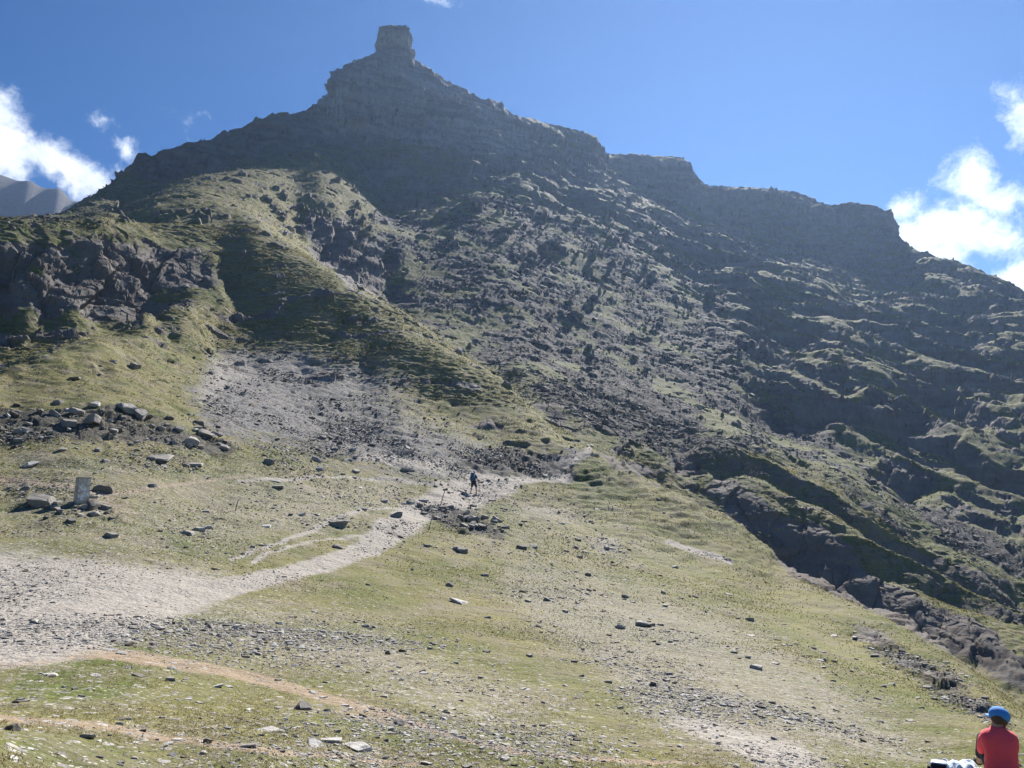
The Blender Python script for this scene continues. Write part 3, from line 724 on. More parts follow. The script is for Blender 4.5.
for q in NOTABLE:
    if q[2]: put_rock(*q)
# heap of dark rocks beside the path
for k in range(26):
    u = random.uniform(420, 510); vv = 508+(u-420)*.24+random.uniform(-6, 9)
    put_rock(u, vv, random.uniform(5, 12), 'boulder' if k % 3 else 'block', 'dark rock in the heap between the path and the sloping turf', 'rocks heaped beside the path')
for k in range(40):
    u = random.uniform(0, 235); vv = 424+max(0, u-120)*.16+random.uniform(-14, 12)
    put_rock(u, vv, random.uniform(5, 11), 'boulder' if k % 2 else 'block', 'weathered boulder in the long band across the left slope', 'boulders of the left band')
for k in range(24):
    u = random.gauss(75, 26); vv = random.gauss(510, 7)
    put_rock(u, vv, random.uniform(4, 10), 'block', 'loose rock lying round the foot of the boundary stone', 'rocks round the boundary stone')
for k in range(75):
    u = random.uniform(0, 620); vv = random.uniform(650, 766)
    put_rock(u, vv, random.uniform(4, 9), 'slab' if random.random() < .8 else 'block', 'small stone on the nearest turf at the bottom of the picture', 'stones on the nearest turf')
for k in range(60):
    t = random.random(); u = 520+t*330+random.uniform(-20, 40); vv = 570+t*110+random.gauss(0, 18)
    put_rock(u, vv, random.uniform(3, 8), 'slab' if k % 2 else 'block', 'rock on the brown stony flank running down to the right', 'rocks on the stony flank')

# ------------------------------------------------------------------ rock pinnacle on the summit
def pinnacle():
    d = 347.0
    def at(u, v, dd=d):
        a, t = ray(u, v); return np.array([dd*math.sin(a), dd*math.cos(a), dd*t+CAMZ])
    bl, br, tl, tr = at(370, 66), at(414, 66), at(377, 23), at(410, 27)
    na, nz_ = 220, 150
    base_c = (bl+br)/2; 
    V = []
    for kz in range(nz_+1):
        s = kz/nz_
        l = bl+(tl-bl)*s; rgt = br+(tr-br)*s
        e = max(0, 1-s/.42)**1.8*2.0                    # flared foot
        c = (l+rgt)/2; hw = np.linalg.norm(rgt-l)/2*(.93 if s > .4 else .93)+e-.6
        zt = l[2]+(rgt[2]-l[2])*.5
        for ka in range(na):
            a = 2*math.pi*ka/na; ca_, sa_ = math.cos(a), math.sin(a)
            q = (abs(ca_)**5+abs(sa_)**5)**(-1/5)
            V.append((c[0]+hw*q*ca_, c[1]+8+7.5*q*sa_+(e*q*sa_), zt+(rgt[2]-l[2])*.5*ca_*s))
    V = np.array(V, f32)
    cx, cy = V[:, 0].mean(), V[:, 1].mean()
    s = np.repeat(np.arange(nz_+1)/nz_, na)
    out = V-np.array([cx, cy, 0]); out[:, 2] = 0; out /= np.linalg.norm(out, axis=1, keepdims=True)
    X_, Y_, Z_ = V[:, 0], V[:, 1], V[:, 2]
    dd = 1.6*facets(X_/5, Y_/5, Z_/9, 200)+1.0*facets(X_/2.2, Y_/2.2, Z_/4, 201)+.3*facets(X_, Y_, Z_, 202)+.8*np.minimum(noise(X_/1.6, Y_/1.6, Z_/12, 203), .05)
    V += out*dd[:, None]
    # close the top with rings shrinking inward
    top = V[-na:]; ctr = top.mean(0); rings = [V]
    for k in range(1, 26):
        q = top+(ctr-top)*(k/25.0)**1.0; q = q.copy(); q[:, 2] = top[:, 2]*(1-k/25)+ctr[2]*(k/25)+.9*noise(q[:, 0]/3, q[:, 1]/3, q[:, 2]/3, 204)*min(1, k/4)+min(.5, k*.12)
        rings.append(q)
    V = np.concatenate(rings); nr = len(V)//na
    ii = np.arange((nr-1)*na); j = (ii//na)*na+((ii+1) % na)
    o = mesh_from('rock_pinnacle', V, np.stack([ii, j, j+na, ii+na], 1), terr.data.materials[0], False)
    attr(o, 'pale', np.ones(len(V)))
    for k_ in ('scree', 'gravel', 'dirt', 'stony', 'green', 'fan', 'boulder'): attr(o, k_, np.zeros(len(V)))
    attr(o, 'rock', np.ones(len(V)))
    tag(o, 'square topped rock tower standing on the summit of the mountain', 'rock tower')
pinnacle()

# ------------------------------------------------------------------ people
def skin_mesh(name, joints, edges, mat, parent=None, sub=2, loc=None):
    """joints: name -> (x, y, z, radius); one continuous skinned surface"""
    ks = list(joints); ix = {k: i for i, k in enumerate(ks)}
    me = bpy.data.meshes.new(name); me.from_pydata([joints[k][:3] for k in ks], [(ix[a], ix[b]) for a, b in edges], [])
    o = bpy.data.objects.new(name, me); COL.objects.link(o)
    o.modifiers.new('s', 'SKIN'); o.modifiers.new('d', 'SUBSURF').render_levels = sub; o.modifiers['d'].levels = sub
    sv = me.skin_vertices[0].data if me.skin_vertices else None
    if sv is None:
        bm = bmesh.new(); bm.from_mesh(me); bm.verts.layers.skin.verify(); bm.to_mesh(me); bm.free(); sv = me.skin_vertices[0].data
    for k in ks:
        rr_ = joints[k][3]; rr_ = rr_ if isinstance(rr_, tuple) else (rr_, rr_)
        sv[ix[k]].radius = rr_; sv[ix[k]].use_root = ix[k] == 0
    dg = bpy.context.evaluated_depsgraph_get(); dg.update()
    m2 = bpy.data.meshes.new_from_object(o.evaluated_get(dg)); m2.name = name
    o.modifiers.clear(); o.data = m2; m2.materials.clear(); m2.materials.append(mat)
    for p in m2.polygons: p.use_smooth = True
    if parent: o.parent = parent
    return o
def lathe_dome(name, c, rx, ry, rz, mat, parent, cut=-.1, tilt=None, brim=None, seg=24):
    bm = bmesh.new(); bmesh.ops.create_uvsphere(bm, u_segments=seg, v_segments=seg//2, radius=1)
    bmesh.ops.bisect_plane(bm, geom=bm.verts[:]+bm.edges[:]+bm.faces[:], plane_co=(0, 0, cut), plane_no=(0, 0, 1), clear_inner=True)
    if brim:
        e = [e for e in bm.edges if e.is_boundary]
        ret = bmesh.ops.extrude_edge_only(bm, edges=e)
        for v in [g for g in ret['geom'] if isinstance(g, bmesh.types.BMVert)]:
            f = max(0, v.co.y)**2*brim+.02; l = math.hypot(v.co.x, v.co.y); v.co.x *= 1+.0*f; v.co.y += f*1.0; v.co.z -= .12*f
    M = Matrix.Translation(c) @ (tilt.to_matrix().to_4x4() if tilt else Matrix.Identity(4)) @ Matrix.Diagonal((rx, ry, rz, 1))
    bm.transform(M)
    me = bpy.data.meshes.new(name); bm.to_mesh(me); bm.free(); me.materials.append(mat)
    for p in me.polygons: p.use_smooth = True
    o = bpy.data.objects.new(name, me); COL.objects.link(o); o.parent = parent
    sol = o.modifiers.new('t', 'SOLIDIFY'); sol.thickness = .006
    return o
def loft_join(o, rings, n=28):
    bm = bmesh.new(); bm.from_mesh(o.data); prev = None
    for (z_, rx, ry, cx, cy) in rings:
        cur = [bm.verts.new((cx+rx*math.copysign(abs(math.cos(a))**.8, math.cos(a)), cy+ry*math.copysign(abs(math.sin(a))**.8, math.sin(a)), z_)) for a in [2*math.pi*k/n for k in range(n)]]
        if prev:
            for k in range(n): bm.faces.new((prev[k], prev[(k+1) % n], cur[(k+1) % n], cur[k]))
        else: bm.faces.new(cur[::-1])
        prev = cur
    bm.faces.new(prev); bmesh.ops.recalc_face_normals(bm, faces=bm.faces[:]); bm.to_mesh(o.data); bm.free()
    for p_ in o.data.polygons: p_.use_smooth = True
SKIN = simple('skin', (.52, .30, .21), .55, .08, 30, .05)
CORAL = simple('coral_knit', (.92, .09, .12), .85, .1, 9, 1.0)
BLUECAP = simple('blue_cap_cloth', (.06, .27, .68), .8, .12, 60, .3)
DARKCLOTH = simple('black_cloth', (.018, .02, .028), .85, .2, 60, .3)
HAIR = simple('brown_hair', (.06, .035, .02), .6, .3, 90, .5)
TEAL = simple('teal_backpack_cloth', (.015, .13, .24), .75, .2, 40, .4)
NAVY = simple('navy_jacket_cloth', (.02, .045, .11), .8, .2, 40, .4)
PALE = simple('pale_cloth', (.66, .76, .84), .8, .1, 30, .4)
BOOT = simple('boot_leather', (.03, .026, .022), .7, .2, 40, .3)
METAL = simple('dark_pole', (.10, .10, .11), .4, .1, 40, .05)
WOOD = simple('grey_wood', (.16, .12, .09), .85, .3, 30, .5)
def add_hand(J, E, wrist, key, dirv, up, side, curl=.6):
    """palm and five fingers growing out of a wrist joint"""
    w = Vector(J[wrist][:3]); d = Vector(dirv).normalized(); u = Vector(up).normalized(); s = d.cross(u).normalized()*side
    pm = w+d*.045; J[key+'p'] = (*pm, (.036, .018)); E.append((wrist, key+'p'))
    for i, (off, ln) in enumerate(((-.028, .060), (-.010, .072), (.009, .068), (.027, .054))):
        a = pm+d*.04+s*off; b = a+(d-u*curl*.6)*ln*.5; c = b+(d*.4-u*curl)*ln*.45
        for t, q, r_ in ((0, a, .0095), (1, b, .0085), (2, c, .0075)): J[f'{key}{i}{t}'] = (*q, r_)
        E += [(key+'p', f'{key}{i}0'), (f'{key}{i}0', f'{key}{i}1'), (f'{key}{i}1', f'{key}{i}2')]
    a = pm-d*.01-s*.036; b = a+(d-s*.8)*.028; c = b+d*.026-u*.008
    J[key+'t0'] = (*a, .012); J[key+'t1'] = (*b, .010); J[key+'t2'] = (*c, .008)
    E += [(key+'p', key+'t0'), (key+'t0', key+'t1'), (key+'t1', key+'t2')]
def inflate(J, keys, add, over=None):
    r_ = {}
    for k in keys:
        x_, y_, z_, q = J[k]; q = q if isinstance(q, tuple) else (q, q)
        r_[k] = (x_, y_, z_, (q[0]+add, q[1]+add))
    if over: r_.update(over)
    return r_
def face(root, hc, fwd, s=1.0):
    f = Vector(fwd).normalized(); side = f.cross(Vector((0, 0, 1))).normalized()
    for q in (-1, 1):
        bm = bmesh.new(); bmesh.ops.create_uvsphere(bm, u_segments=8, v_segments=6, radius=.012*s)
        me = bpy.data.meshes.new('eye'); bm.to_mesh(me); bm.free(); me.materials.append(DARKCLOTH)
        e = bpy.data.objects.new('eye', me); COL.objects.link(e); e.parent = root; e.location = Vector(hc)+f*.086*s+side*.032*q*s+Vector((0, 0, .01))
    bm = bmesh.new(); bmesh.ops.create_cube(bm, size=1, matrix=Matrix.Diagonal((.045, .01, .009, 1))); bmesh.ops.bevel(bm, geom=bm.edges[:], offset=.003, segments=2, affect='EDGES')
    me = bpy.data.meshes.new('mouth'); bm.to_mesh(me); bm.free(); me.materials.append(HAIR)
    e = bpy.data.objects.new('mouth', me); COL.objects.link(e); e.parent = root; e.location = Vector(hc)+f*.088*s+Vector((0, 0, -.055)); e.rotation_euler.z = math.atan2(-f.x, f.y)

def root_at(name, u, v, rz=0):
    p, d, _, _ = ground(u, v)
    o = bpy.data.objects.new(name, None); COL.objects.link(o); o.location = p; o.rotation_euler.z = rz
    return o, p, d
# --- seated walker, back to the camera
ro, p, d = root_at('person', 1004, 783, math.radians(-20))
J = {'pel': (0, 0, .11, (.155, .12)), 'sp': (0, .0, .27, (.135, .10)), 'ch': (0, .015, .43, (.145, .11)), 'nb': (0, .03, .545, (.08, .07)), 'nk': (-.005, .05, .60, .056),
     'h0': (.02, .075, .635, (.066, .07)), 'h1': (.03, .085, .68, (.078, .09)), 'h2': (.035, .085, .74, (.072, .085)), 'h3': (.035, .08, .78, (.045, .055)),
     'no': (-.055, .13, .68, .012)}
E = [('pel', 'sp'), ('sp', 'ch'), ('ch', 'nb'), ('nb', 'nk'), ('nk', 'h0'), ('h0', 'h1'), ('h1', 'h2'), ('h2', 'h3'), ('h1', 'no')]
for s, q in ((-1, 'l'), (1, 'r')):
    J.update({q+'sh': (s*.145, .03, .485, .056), q+'ua': (s*.15, .10, .39, .05), q+'el': (s*.15, .19, .27, .043), q+'fa': (s*.13, .28, .28, .038), q+'wr': (s*.085, .36, .31, (.028, .024)),
              q+'hi': (s*.085, .03, .10, .072), q+'th': (s*.10, .24, .27, .078), q+'kn': (s*.085, .40, .40, .06), q+'ca': (s*.09, .49, .27, .058), q+'an': (s*.12, .58, .09, .038), q+'he': (s*.12, .57, .045, .038), q+'to': (s*.125, .76, .03, .032)})
    E += [('ch', q+'sh'), (q+'sh', q+'ua'), (q+'ua', q+'el'), (q+'el', q+'fa'), (q+'fa', q+'wr'), ('pel', q+'hi'), (q+'hi', q+'th'), (q+'th', q+'kn'), (q+'kn', q+'ca'), (q+'ca', q+'an'), (q+'an', q+'he'), (q+'he', q+'to')]
JB = dict(J); EB = list(E)
for s, q in ((-1, 'l'), (1, 'r')): add_hand(JB, EB, q+'wr', q+'H', (-s*.8, .5, .0), (0, .3, 1), s)
skin_mesh('body', JB, EB, SKIN, ro)
up_ = ['ch']; ue = []
for q in 'lr':
    up_ += [q+'sh', q+'ua', q+'el', q+'fa']; ue += [('ch', q+'sh'), (q+'sh', q+'ua'), (q+'ua', q+'el'), (q+'el', q+'fa')]
shirt = skin_mesh('shirt', inflate(J, up_, .016, {'ch': (0, .02, .43, .08)}), ue, CORAL, ro)
loft_join(shirt, [(.03,.182,.19,0,0),(.08,.184,.188,0,0),(.14,.178,.17,0,0),(.20,.162,.13,0,0),(.30,.162,.125,0,.005),(.40,.178,.122,0,.01),(.47,.188,.116,0,.02),(.505,.182,.106,0,.028),(.54,.15,.092,0,.035),(.565,.085,.08,.005,.042),(.60,.070,.072,.01,.05)])
lo_ = ['pel']; le = []
for q in 'lr':
    lo_ += [q+'hi', q+'th', q+'kn', q+'ca', q+'an']; le += [('pel', q+'hi'), (q+'hi', q+'th'), (q+'th', q+'kn'), (q+'kn', q+'ca'), (q+'ca', q+'an')]
JL = inflate(J, lo_, .015); JL['pel'] = (0, .05, .09, (.14, .09)); JL['lhi'] = (-.085, .08, .10, .078); JL['rhi'] = (.085, .08, .10, .078)
skin_mesh('trousers', JL, le, DARKCLOTH, ro)
for q in 'lr':
    skin_mesh('shoe', inflate(J, [q+'he', q+'to'], .014), [(q+'he', q+'to')], BOOT, ro)
lathe_dome('hair', (.035, .066, .685), .09, .098, .105, HAIR, ro, -.75, Quaternion((1, 0, 0), math.radians(-18)))
cap = lathe_dome('cap', (.038, .072, .715), .095, .112, .092, BLUECAP, ro, -.45, Quaternion((0, 0, 1), math.radians(55)) @ Quaternion((1, 0, 0), math.radians(12)), .55)
face(ro, (.03, .085, .68), (-.85, .5, 0))
ro.scale = (1.07, 1.07, 1.05)
tag(ro, 'person sitting on the ground in a coral red top and blue cap seen from behind', 'person')

# --- walking hiker on the path
ro, p, d = root_at('person', 473.5, 494, math.radians(-28))
J = {'pel': (0, 0, .95, (.14, .11)), 'sp': (0, .01, 1.12, (.125, .095)), 'ch': (0, .03, 1.30, (.155, .11)), 'nb': (0, .04, 1.44, (.07, .06)), 'nk': (0, .055, 1.50, .052),
     'h0': (0, .07, 1.56, (.064, .07)), 'h1': (0, .08, 1.62, (.076, .088)), 'h2': (0, .08, 1.69, (.072, .084)), 'h3': (0, .078, 1.735, (.045, .055)), 'no': (0, .175, 1.62, .012)}
E = [('pel', 'sp'), ('sp', 'ch'), ('ch', 'nb'), ('nb', 'nk'), ('nk', 'h0'), ('h0', 'h1'), ('h1', 'h2'), ('h2', 'h3'), ('h1', 'no')]
for s, q in ((-1, 'l'), (1, 'r')):
    st = -.20 if q == 'l' else .26
    J.update({q+'sh': (s*.18, .04, 1.39, .056), q+'el': (s*.25, .02+.06*s, 1.12, .042), q+'wr': (s*.27, .20, 1.0, (.027, .024)),
              q+'hi': (s*.09, .0, .88, .085), q+'th': (s*.10, st*.4+.02, .68, .076), q+'kn': (s*.10, st*.7+.05, .49, .056), q+'ca': (s*.10, st*.85, .32, .056), q+'an': (s*.10, st*1.1-.02, .10, .036), q+'he': (s*.10, st*1.1-.03, .05, .036), q+'to': (s*.11, st*1.1+.16, .035, .03)})
    E += [('ch', q+'sh'), (q+'sh', q+'el'), (q+'el', q+'wr'), ('pel', q+'hi'), (q+'hi', q+'th'), (q+'th', q+'kn'), (q+'kn', q+'ca'), (q+'ca', q+'an'), (q+'an', q+'he'), (q+'he', q+'to')]
JB = dict(J); EB = list(E)
for s, q in ((-1, 'l'), (1, 'r')): add_hand(JB, EB, q+'wr', q+'H', (0, .9, -.3), (0, .3, 1), s, 1.0)
skin_mesh('body', JB, EB, SKIN, ro)
keys = ['ch']+[q+k for q in 'lr' for k in ('sh', 'el')]
jk_ = skin_mesh('jacket', inflate(J, keys, .022, {'ch': (0, .03, 1.30, .08)}), [e for q in 'lr' for e in (('ch', q+'sh'), (q+'sh', q+'el'))], NAVY, ro)
loft_join(jk_, [(.86,.17,.14,0,0),(.95,.168,.138,0,0),(1.1,.155,.125,0,.01),(1.25,.18,.13,0,.025),(1.36,.195,.125,0,.035),(1.41,.17,.11,0,.04),(1.45,.10,.09,0,.045),(1.49,.07,.075,0,.05)])
JL = inflate(J, ['pel']+[q+k for q in 'lr' for k in ('hi', 'th', 'kn')], .025)
skin_mesh('shorts', JL, [e for q in 'lr' for e in (('pel', q+'hi'), (q+'hi', q+'th'), (q+'th', q+'kn'))], DARKCLOTH, ro)
for q in 'lr': skin_mesh('boot', inflate(J, [q+'an', q+'he', q+'to'], .018), [(q+'an', q+'he'), (q+'he', q+'to')], BOOT, ro)
lathe_dome('cap', (0, .075, 1.66), .10, .115, .11, PALE, ro, -.1, None, .7)
face(ro, (0, .08, 1.63), (0, 1, 0))
tag(ro, 'hiker in dark blue walking away up the grey gravel path', 'person')
hiker = ro
def soft_box(name, c, size, mat, parent=None, bev=.05, noise_=0, rot=None):
    bm = bmesh.new(); bmesh.ops.create_cube(bm, size=1, matrix=Matrix.Diagonal((*size, 1)))
    bmesh.ops.bevel(bm, geom=bm.edges[:]+bm.verts[:], offset=bev, segments=3, affect='EDGES')
    if noise_:
        bmesh.ops.subdivide_edges(bm, edges=bm.edges[:], cuts=2, use_grid_fill=True)
        for v_ in bm.verts: v_.co += Vector([random.uniform(-1, 1)*noise_ for _ in range(3)])
    if rot: bm.transform(rot.to_matrix().to_4x4())
    bm.transform(Matrix.Translation(c))
    me = bpy.data.meshes.new(name); bm.to_mesh(me); bm.free(); me.materials.append(mat)
    for q in me.polygons: q.use_smooth = bev > .02
    o = bpy.data.objects.new(name, me); COL.objects.link(o)
    if parent: o.parent = parent
    return o
def tube(name, pts, rad, mat, parent=None):
    cu = bpy.data.curves.new(name, 'CURVE'); cu.dimensions = '3D'; cu.bevel_depth = rad; cu.bevel_resolution = 2; cu.use_fill_caps = True
    sp = cu.splines.new('POLY'); sp.points.add(len(pts)-1)
    for q, w in zip(sp.points, pts): q.co = (*w, 1)
    o = bpy.data.objects.new(name, cu); COL.objects.link(o)
    dg = bpy.context.evaluated_depsgraph_get(); dg.update(); me = bpy.data.meshes.new_from_object(o.evaluated_get(dg)); bpy.data.objects.remove(o)
    me.materials.clear(); me.materials.append(mat); o = bpy.data.objects.new(name, me); COL.objects.link(o)
    if parent: o.parent = parent
    return o
def child_root(name, src):
    o = bpy.data.objects.new(name, None); COL.objects.link(o); o.location = src.location; o.rotation_euler = src.rotation_euler; return o
bp = child_root('backpack', hiker)
soft_box('pack_body', (0, -.17, 1.24), (.32, .20, .50), TEAL, bp, .06)
soft_box('top_lid', (0, -.16, 1.52), (.29, .20, .10), TEAL, bp, .04)
soft_box('front_pocket', (0, -.29, 1.14), (.23, .06, .24), NAVY, bp, .02)
for s in (-1, 1): tube('strap', [(s*.10, -.07, 1.46), (s*.12, .02, 1.50), (s*.13, .15, 1.40), (s*.14, .14, 1.2), (s*.14, -.06, 1.06)], .018, DARKCLOTH, bp)
tag(bp, 'teal blue backpack on the back of the walking hiker', 'backpack')
tp = child_root('trekking_pole', hiker)
tube('shaft', [(.275, .26, .99), (.34, .42, .02)], .012, METAL, tp); tube('grip', [(.268, .24, 1.10), (.276, .262, .985)], .02, DARKCLOTH, tp)
tag(tp, 'thin dark trekking pole in the right hand of the hiker', 'trekking pole')

# --- boundary stone
STONE = rock_mat('old_marker_stone', 'object')
bs, p, d = root_at('boundary_stone', 81, 503, math.radians(28+20))
bm = bmesh.new(); bmesh.ops.create_cube(bm, size=1)
for v_ in bm.verts:
    top = v_.co.z > 0; v_.co.x *= .42 if top else .46; v_.co.y *= .36 if top else .40; v_.co.z = .94 if top else -.15
bmesh.ops.subdivide_edges(bm, edges=bm.edges[:], cuts=5, use_grid_fill=True)
for v_ in bm.verts: v_.co += Vector([random.uniform(-1, 1)*.006 for _ in range(3)])
me = bpy.data.meshes.new('shaft'); bm.to_mesh(me); bm.free()
m_, t_n = newmat('pale_granite'); co_ = t_n.n('ShaderNodeTexCoord').outputs['Object']
na_ = t_n.noise(co_, 3.5, 5, .65); nb_ = t_n.noise(co_, 40, 3, .6)
cc = t_n.mix(t_n.ramp(na_, .42, .6), (.52, .47, .40), (.32, .27, .21)); cc = t_n.mix(t_n.math('MULTIPLY', nb_, .5), cc, (.5, .47, .42))
pp = t_n.n('ShaderNodeBsdfPrincipled', ins={'Base Color': cc, 'Roughness': .85, 'Normal': t_n.n('ShaderNodeBump', ins={'Strength': .6, 'Distance': .02, 'Height': na_}).outputs[0]})
t_n.n('ShaderNodeOutputMaterial', ins={'Surface': pp.outputs[0]})
me.materials.append(m_); sh = bpy.data.objects.new('shaft', me); COL.objects.link(sh); sh.parent = bs
soft_box('cap_slab', (0, 0, .965), (.44, .38, .05), m_, bs, .01, .003)
WHITE, t_w = newmat('worn_white_paint'); co_ = t_w.n('ShaderNodeTexCoord').outputs['Object']
cc = t_w.mix(t_w.ramp(t_w.noise(co_, 5, 6, .7), .45, .58), (.82, .81, .78), (.42, .37, .31))
t_w.n('ShaderNodeOutputMaterial', ins={'Surface': t_w.n('ShaderNodeBsdfPrincipled', ins={'Base Color': cc, 'Roughness': .8}).outputs[0]})
soft_box('painted_face', (.0, -.194, .5), (.40, .008, .84), WHITE, bs, .003).rotation_euler.x = math.radians(-1.0)
tag(bs, 'pale square boundary stone with a white painted side standing on the left of the pass', 'boundary stone')

# --- leaning stakes
def stake(u, v, h, lean, label, arm=False, rad=.02):
    ro, p, d = root_at('marker_post', u, v)
    tube('post', [(0, 0, -.15), (lean*.5, 0, h*.5), (lean, 0, h)], rad, WOOD, ro)
    if arm: soft_box('arm', (lean, -.02, h-.05), (.34, .03, .12), WOOD, ro, .006)
    tag(ro, label, 'post')
stake(440.5, 504, .95, .30, 'leaning wooden marker post with a short arm on the dark rock heap', True, .026)
stake(428, 531, .85, .25, 'thin leaning stake without arm at the lower left end of the rock heap')
stake(235, 511, .5, .12, 'short bent stick standing alone in the middle of the pass', False, .022)

# --- gear beside the seated walker
ro, p, d = root_at('daypack', 940, 775, math.radians(-30)); ro.scale = (.85, .85, .85)
soft_box('pack_body', (0, 0, .09), (.30, .40, .17), DARKCLOTH, ro, .05, .004)
soft_box('flap', (0, -.04, .18), (.20, .18, .025), PALE, ro, .012, .003)
for s in (-1, 1): tube('strap', [(s*.09, .18, .10), (s*.14, .24, .03), (s*.12, .10, .005)], .014, DARKCLOTH, ro)
tag(ro, 'small black daypack with a white flap lying left of the seated person', 'daypack')
n_ = 40; V = []
for a in range(n_+1):
    for b in range(n_+1):
        px, py = (a/n_-.5)*2, (b/n_-.5)*2; q = max(0, 1-(px*px+py*py)**1.5)
        V.append((px*.30, py*.22, .0+.16*q**.6))
V = np.array(V, f32); V[:, 2] += .10*np.abs(noise(V[:, 0]*11, V[:, 1]*7, V[:, 2]*3, 301))*np.minimum(1, V[:, 2]*12); V[:, :2] += .03*np.stack([noise(V[:, 0]*8, V[:, 1]*8, V[:, 2]*0, 302), noise(V[:, 0]*8, V[:, 1]*8, V[:, 2]*0, 303)], 1)
ii = (np.arange(n_)[:, None]*(n_+1)+np.arange(n_)).ravel()
jk = mesh_from('jacket', V, np.stack([ii, ii+n_+1, ii+n_+2, ii+1], 1), PALE, True)
p, d, _, _ = ground(960, 777); jk.location = p-Vector((0, 0, .01))
tag(jk, 'crumpled pale blue jacket on the grass between the daypack and the seated person', 'jacket')

# ------------------------------------------------------------------ sky, sun, haze, camera
SUN_AZ, SUN_EL = math.radians(20), math.radians(38.2)
wd = bpy.data.worlds.new('World'); scene.world = wd; wd.use_nodes = True
nt = NT(wd)
sky = nt.n('ShaderNodeTexSky', sky_type='NISHITA', sun_disc=False, sun_elevation=SUN_EL, sun_rotation=SUN_AZ, altitude=2300, air_density=1.0, dust_density=.15, ozone_density=2.5)
dirv = nt.n('ShaderNodeTexCoord').outputs['Generated']
sx = nt.n('ShaderNodeSeparateXYZ', ins={0: dirv})
az = nt.math('ARCTAN2', sx.outputs[0], sx.outputs[1]); el = nt.math('ARCSINE', sx.outputs[2])
cd = nt.n('ShaderNodeCombineXYZ', ins={0: az, 1: el, 2: 0.0}).outputs[0]
wn = nt.noise(cd, 9, 5, .6, out=1)
off = nt.n('ShaderNodeVectorMath', operation='MULTIPLY_ADD', ins={0: wn, 1: (.06, .06, 0), 2: cd}).outputs[0]
off = nt.n('ShaderNodeVectorMath', operation='SUBTRACT', ins={0: off, 1: (.03, .03, 0)}).outputs[0]
CL = [(40,150,78,22,24,.85),(8,112,24,26,20,.6),(92,168,40,13,22,.8),(0,150,30,30,0,.9),(131,143,15,11,10,.6),(104,112,16,9,0,.32),(184,118,19,15,-20,.36),(128,165,16,8,0,.3),(0,190,30,10,0,.5),
      (948,230,62,28,12,.8),(903,210,24,20,0,.75),(968,184,23,24,0,.72),(1003,240,34,22,10,.7),(1000,205,24,20,0,.6),(1020,120,22,30,0,.6),(1028,276,30,22,0,1.0),(940,258,45,14,20,.6),(436,0,24,6,5,.34),(462,14,12,6,20,.2)]
acc = None
for (u, v, rx, ry, an, wt) in CL:
    a, t = ray(u, v); e = math.atan(t)
    mp = nt.n('ShaderNodeMapping', vector_type='TEXTURE', ins={'Vector': off, 'Location': (float(a), float(e), 0), 'Rotation': (0, 0, -math.radians(an)), 'Scale': (rx/F*1.25, ry/F*1.25, 1)}).outputs[0]
    ln = nt.n('ShaderNodeVectorMath', operation='LENGTH', ins={0: mp}).outputs[1]
    val = nt.math('MULTIPLY', nt.math('SUBTRACT', 1.0, ln), wt)
    acc = val if acc is None else nt.math('SMOOTH_MAX', acc, val, .12)
n1 = nt.noise(off, 18, 10, .66); n2 = nt.noise(off, 70, 6, .65)
dens = nt.math('ADD', acc, nt.math('MULTIPLY', nt.math('SUBTRACT', n1, .5), 1.7))
dens = nt.math('ADD', dens, nt.math('MULTIPLY', nt.math('SUBTRACT', n2, .5), .35))
msk = nt.n('ShaderNodeMapRange', interpolation_type='SMOOTHSTEP', ins={0: dens, 1: .1, 2: .62}).outputs[0]
msk = nt.math('MULTIPLY', msk, nt.math('GREATER_THAN', acc, -.6))
ccol = nt.mix(nt.ramp(nt.math('ADD', dens, nt.math('MULTIPLY', nt.math('SUBTRACT', nt.noise(off, 30, 6, .6), .5), 1.6)), .2, 1.0), (7, 8, 9.8), (11.8, 11.9, 12.0))
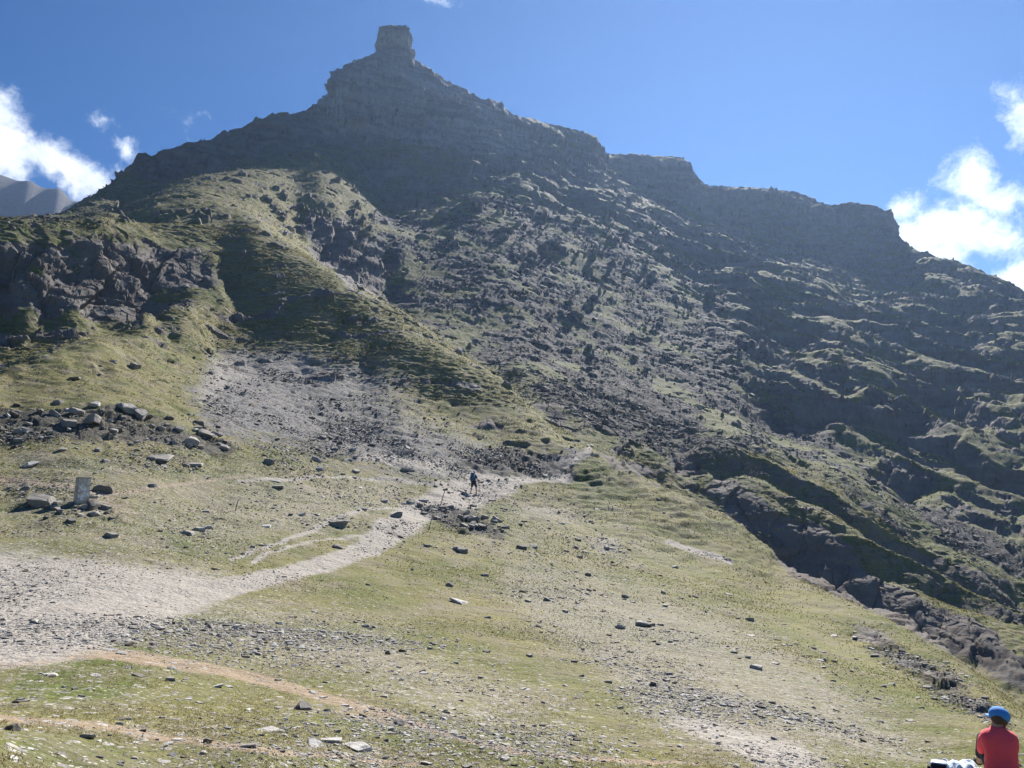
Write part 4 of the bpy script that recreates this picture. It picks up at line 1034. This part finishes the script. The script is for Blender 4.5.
hsv = nt.n('ShaderNodeHueSaturation', ins={'Hue': .508, 'Saturation': 1.8, 'Value': .84, 'Color': sky.outputs[0]})
final = nt.mix(msk, hsv.outputs[0], ccol)
bg = nt.n('ShaderNodeBackground', ins={'Color': final, 'Strength': .05})
nt.n('ShaderNodeOutputWorld', ins={'Surface': bg.outputs[0]})

sd = Vector((math.sin(SUN_AZ)*math.cos(SUN_EL), math.cos(SUN_AZ)*math.cos(SUN_EL), math.sin(SUN_EL)))
sl = bpy.data.lights.new('sun', 'SUN'); sl.energy = 5; sl.angle = math.radians(.5); sl.color = (1, .95, .87)
so = bpy.data.objects.new('sun', sl); COL.objects.link(so); so.rotation_euler = sd.to_track_quat('Z', 'Y').to_euler()

zmin, zmax = float(GZ.min())+CAMZ-1, 300
pin = max((v.co.z for v in bpy.data.objects['rock_pinnacle'].data.vertices)); zmax = max(pin, float(GZ.max())+CAMZ)+2
bm = bmesh.new(); bmesh.ops.create_cube(bm, size=1, matrix=Matrix.Translation((0, 1300, (zmin+zmax)/2)) @ Matrix.Diagonal((6000, 3600, zmax-zmin, 1)))
me = bpy.data.meshes.new('haze'); bm.to_mesh(me); bm.free()
hm = bpy.data.materials.new('haze_air'); hm.use_nodes = True; ht = NT(hm)
pv = ht.n('ShaderNodeVolumePrincipled', ins={'Color': (.42, .62, 1.0, 1), 'Density': .00014, 'Anisotropy': .5})
ht.n('ShaderNodeOutputMaterial', ins={'Volume': pv.outputs[0]})
me.materials.append(hm); hz = bpy.data.objects.new('haze', me); COL.objects.link(hz); hz['kind'] = 'stuff'

cam = bpy.data.cameras.new('camera'); co = bpy.data.objects.new('camera', cam); COL.objects.link(co)
cam.sensor_width = 36; cam.lens = F/W*36; cam.clip_start = .05; cam.clip_end = 8000
co.location = (0, 0, CAMZ); co.rotation_euler = (math.pi/2+PITCH, 0, 0)
scene.camera = co
scene.view_settings.view_transform = 'Standard'; scene.view_settings.look = 'None'; scene.view_settings.exposure = 1.12; scene.view_settings.gamma = 1
scene.render.engine = 'CYCLES'; scene.cycles.volume_bounces = 0
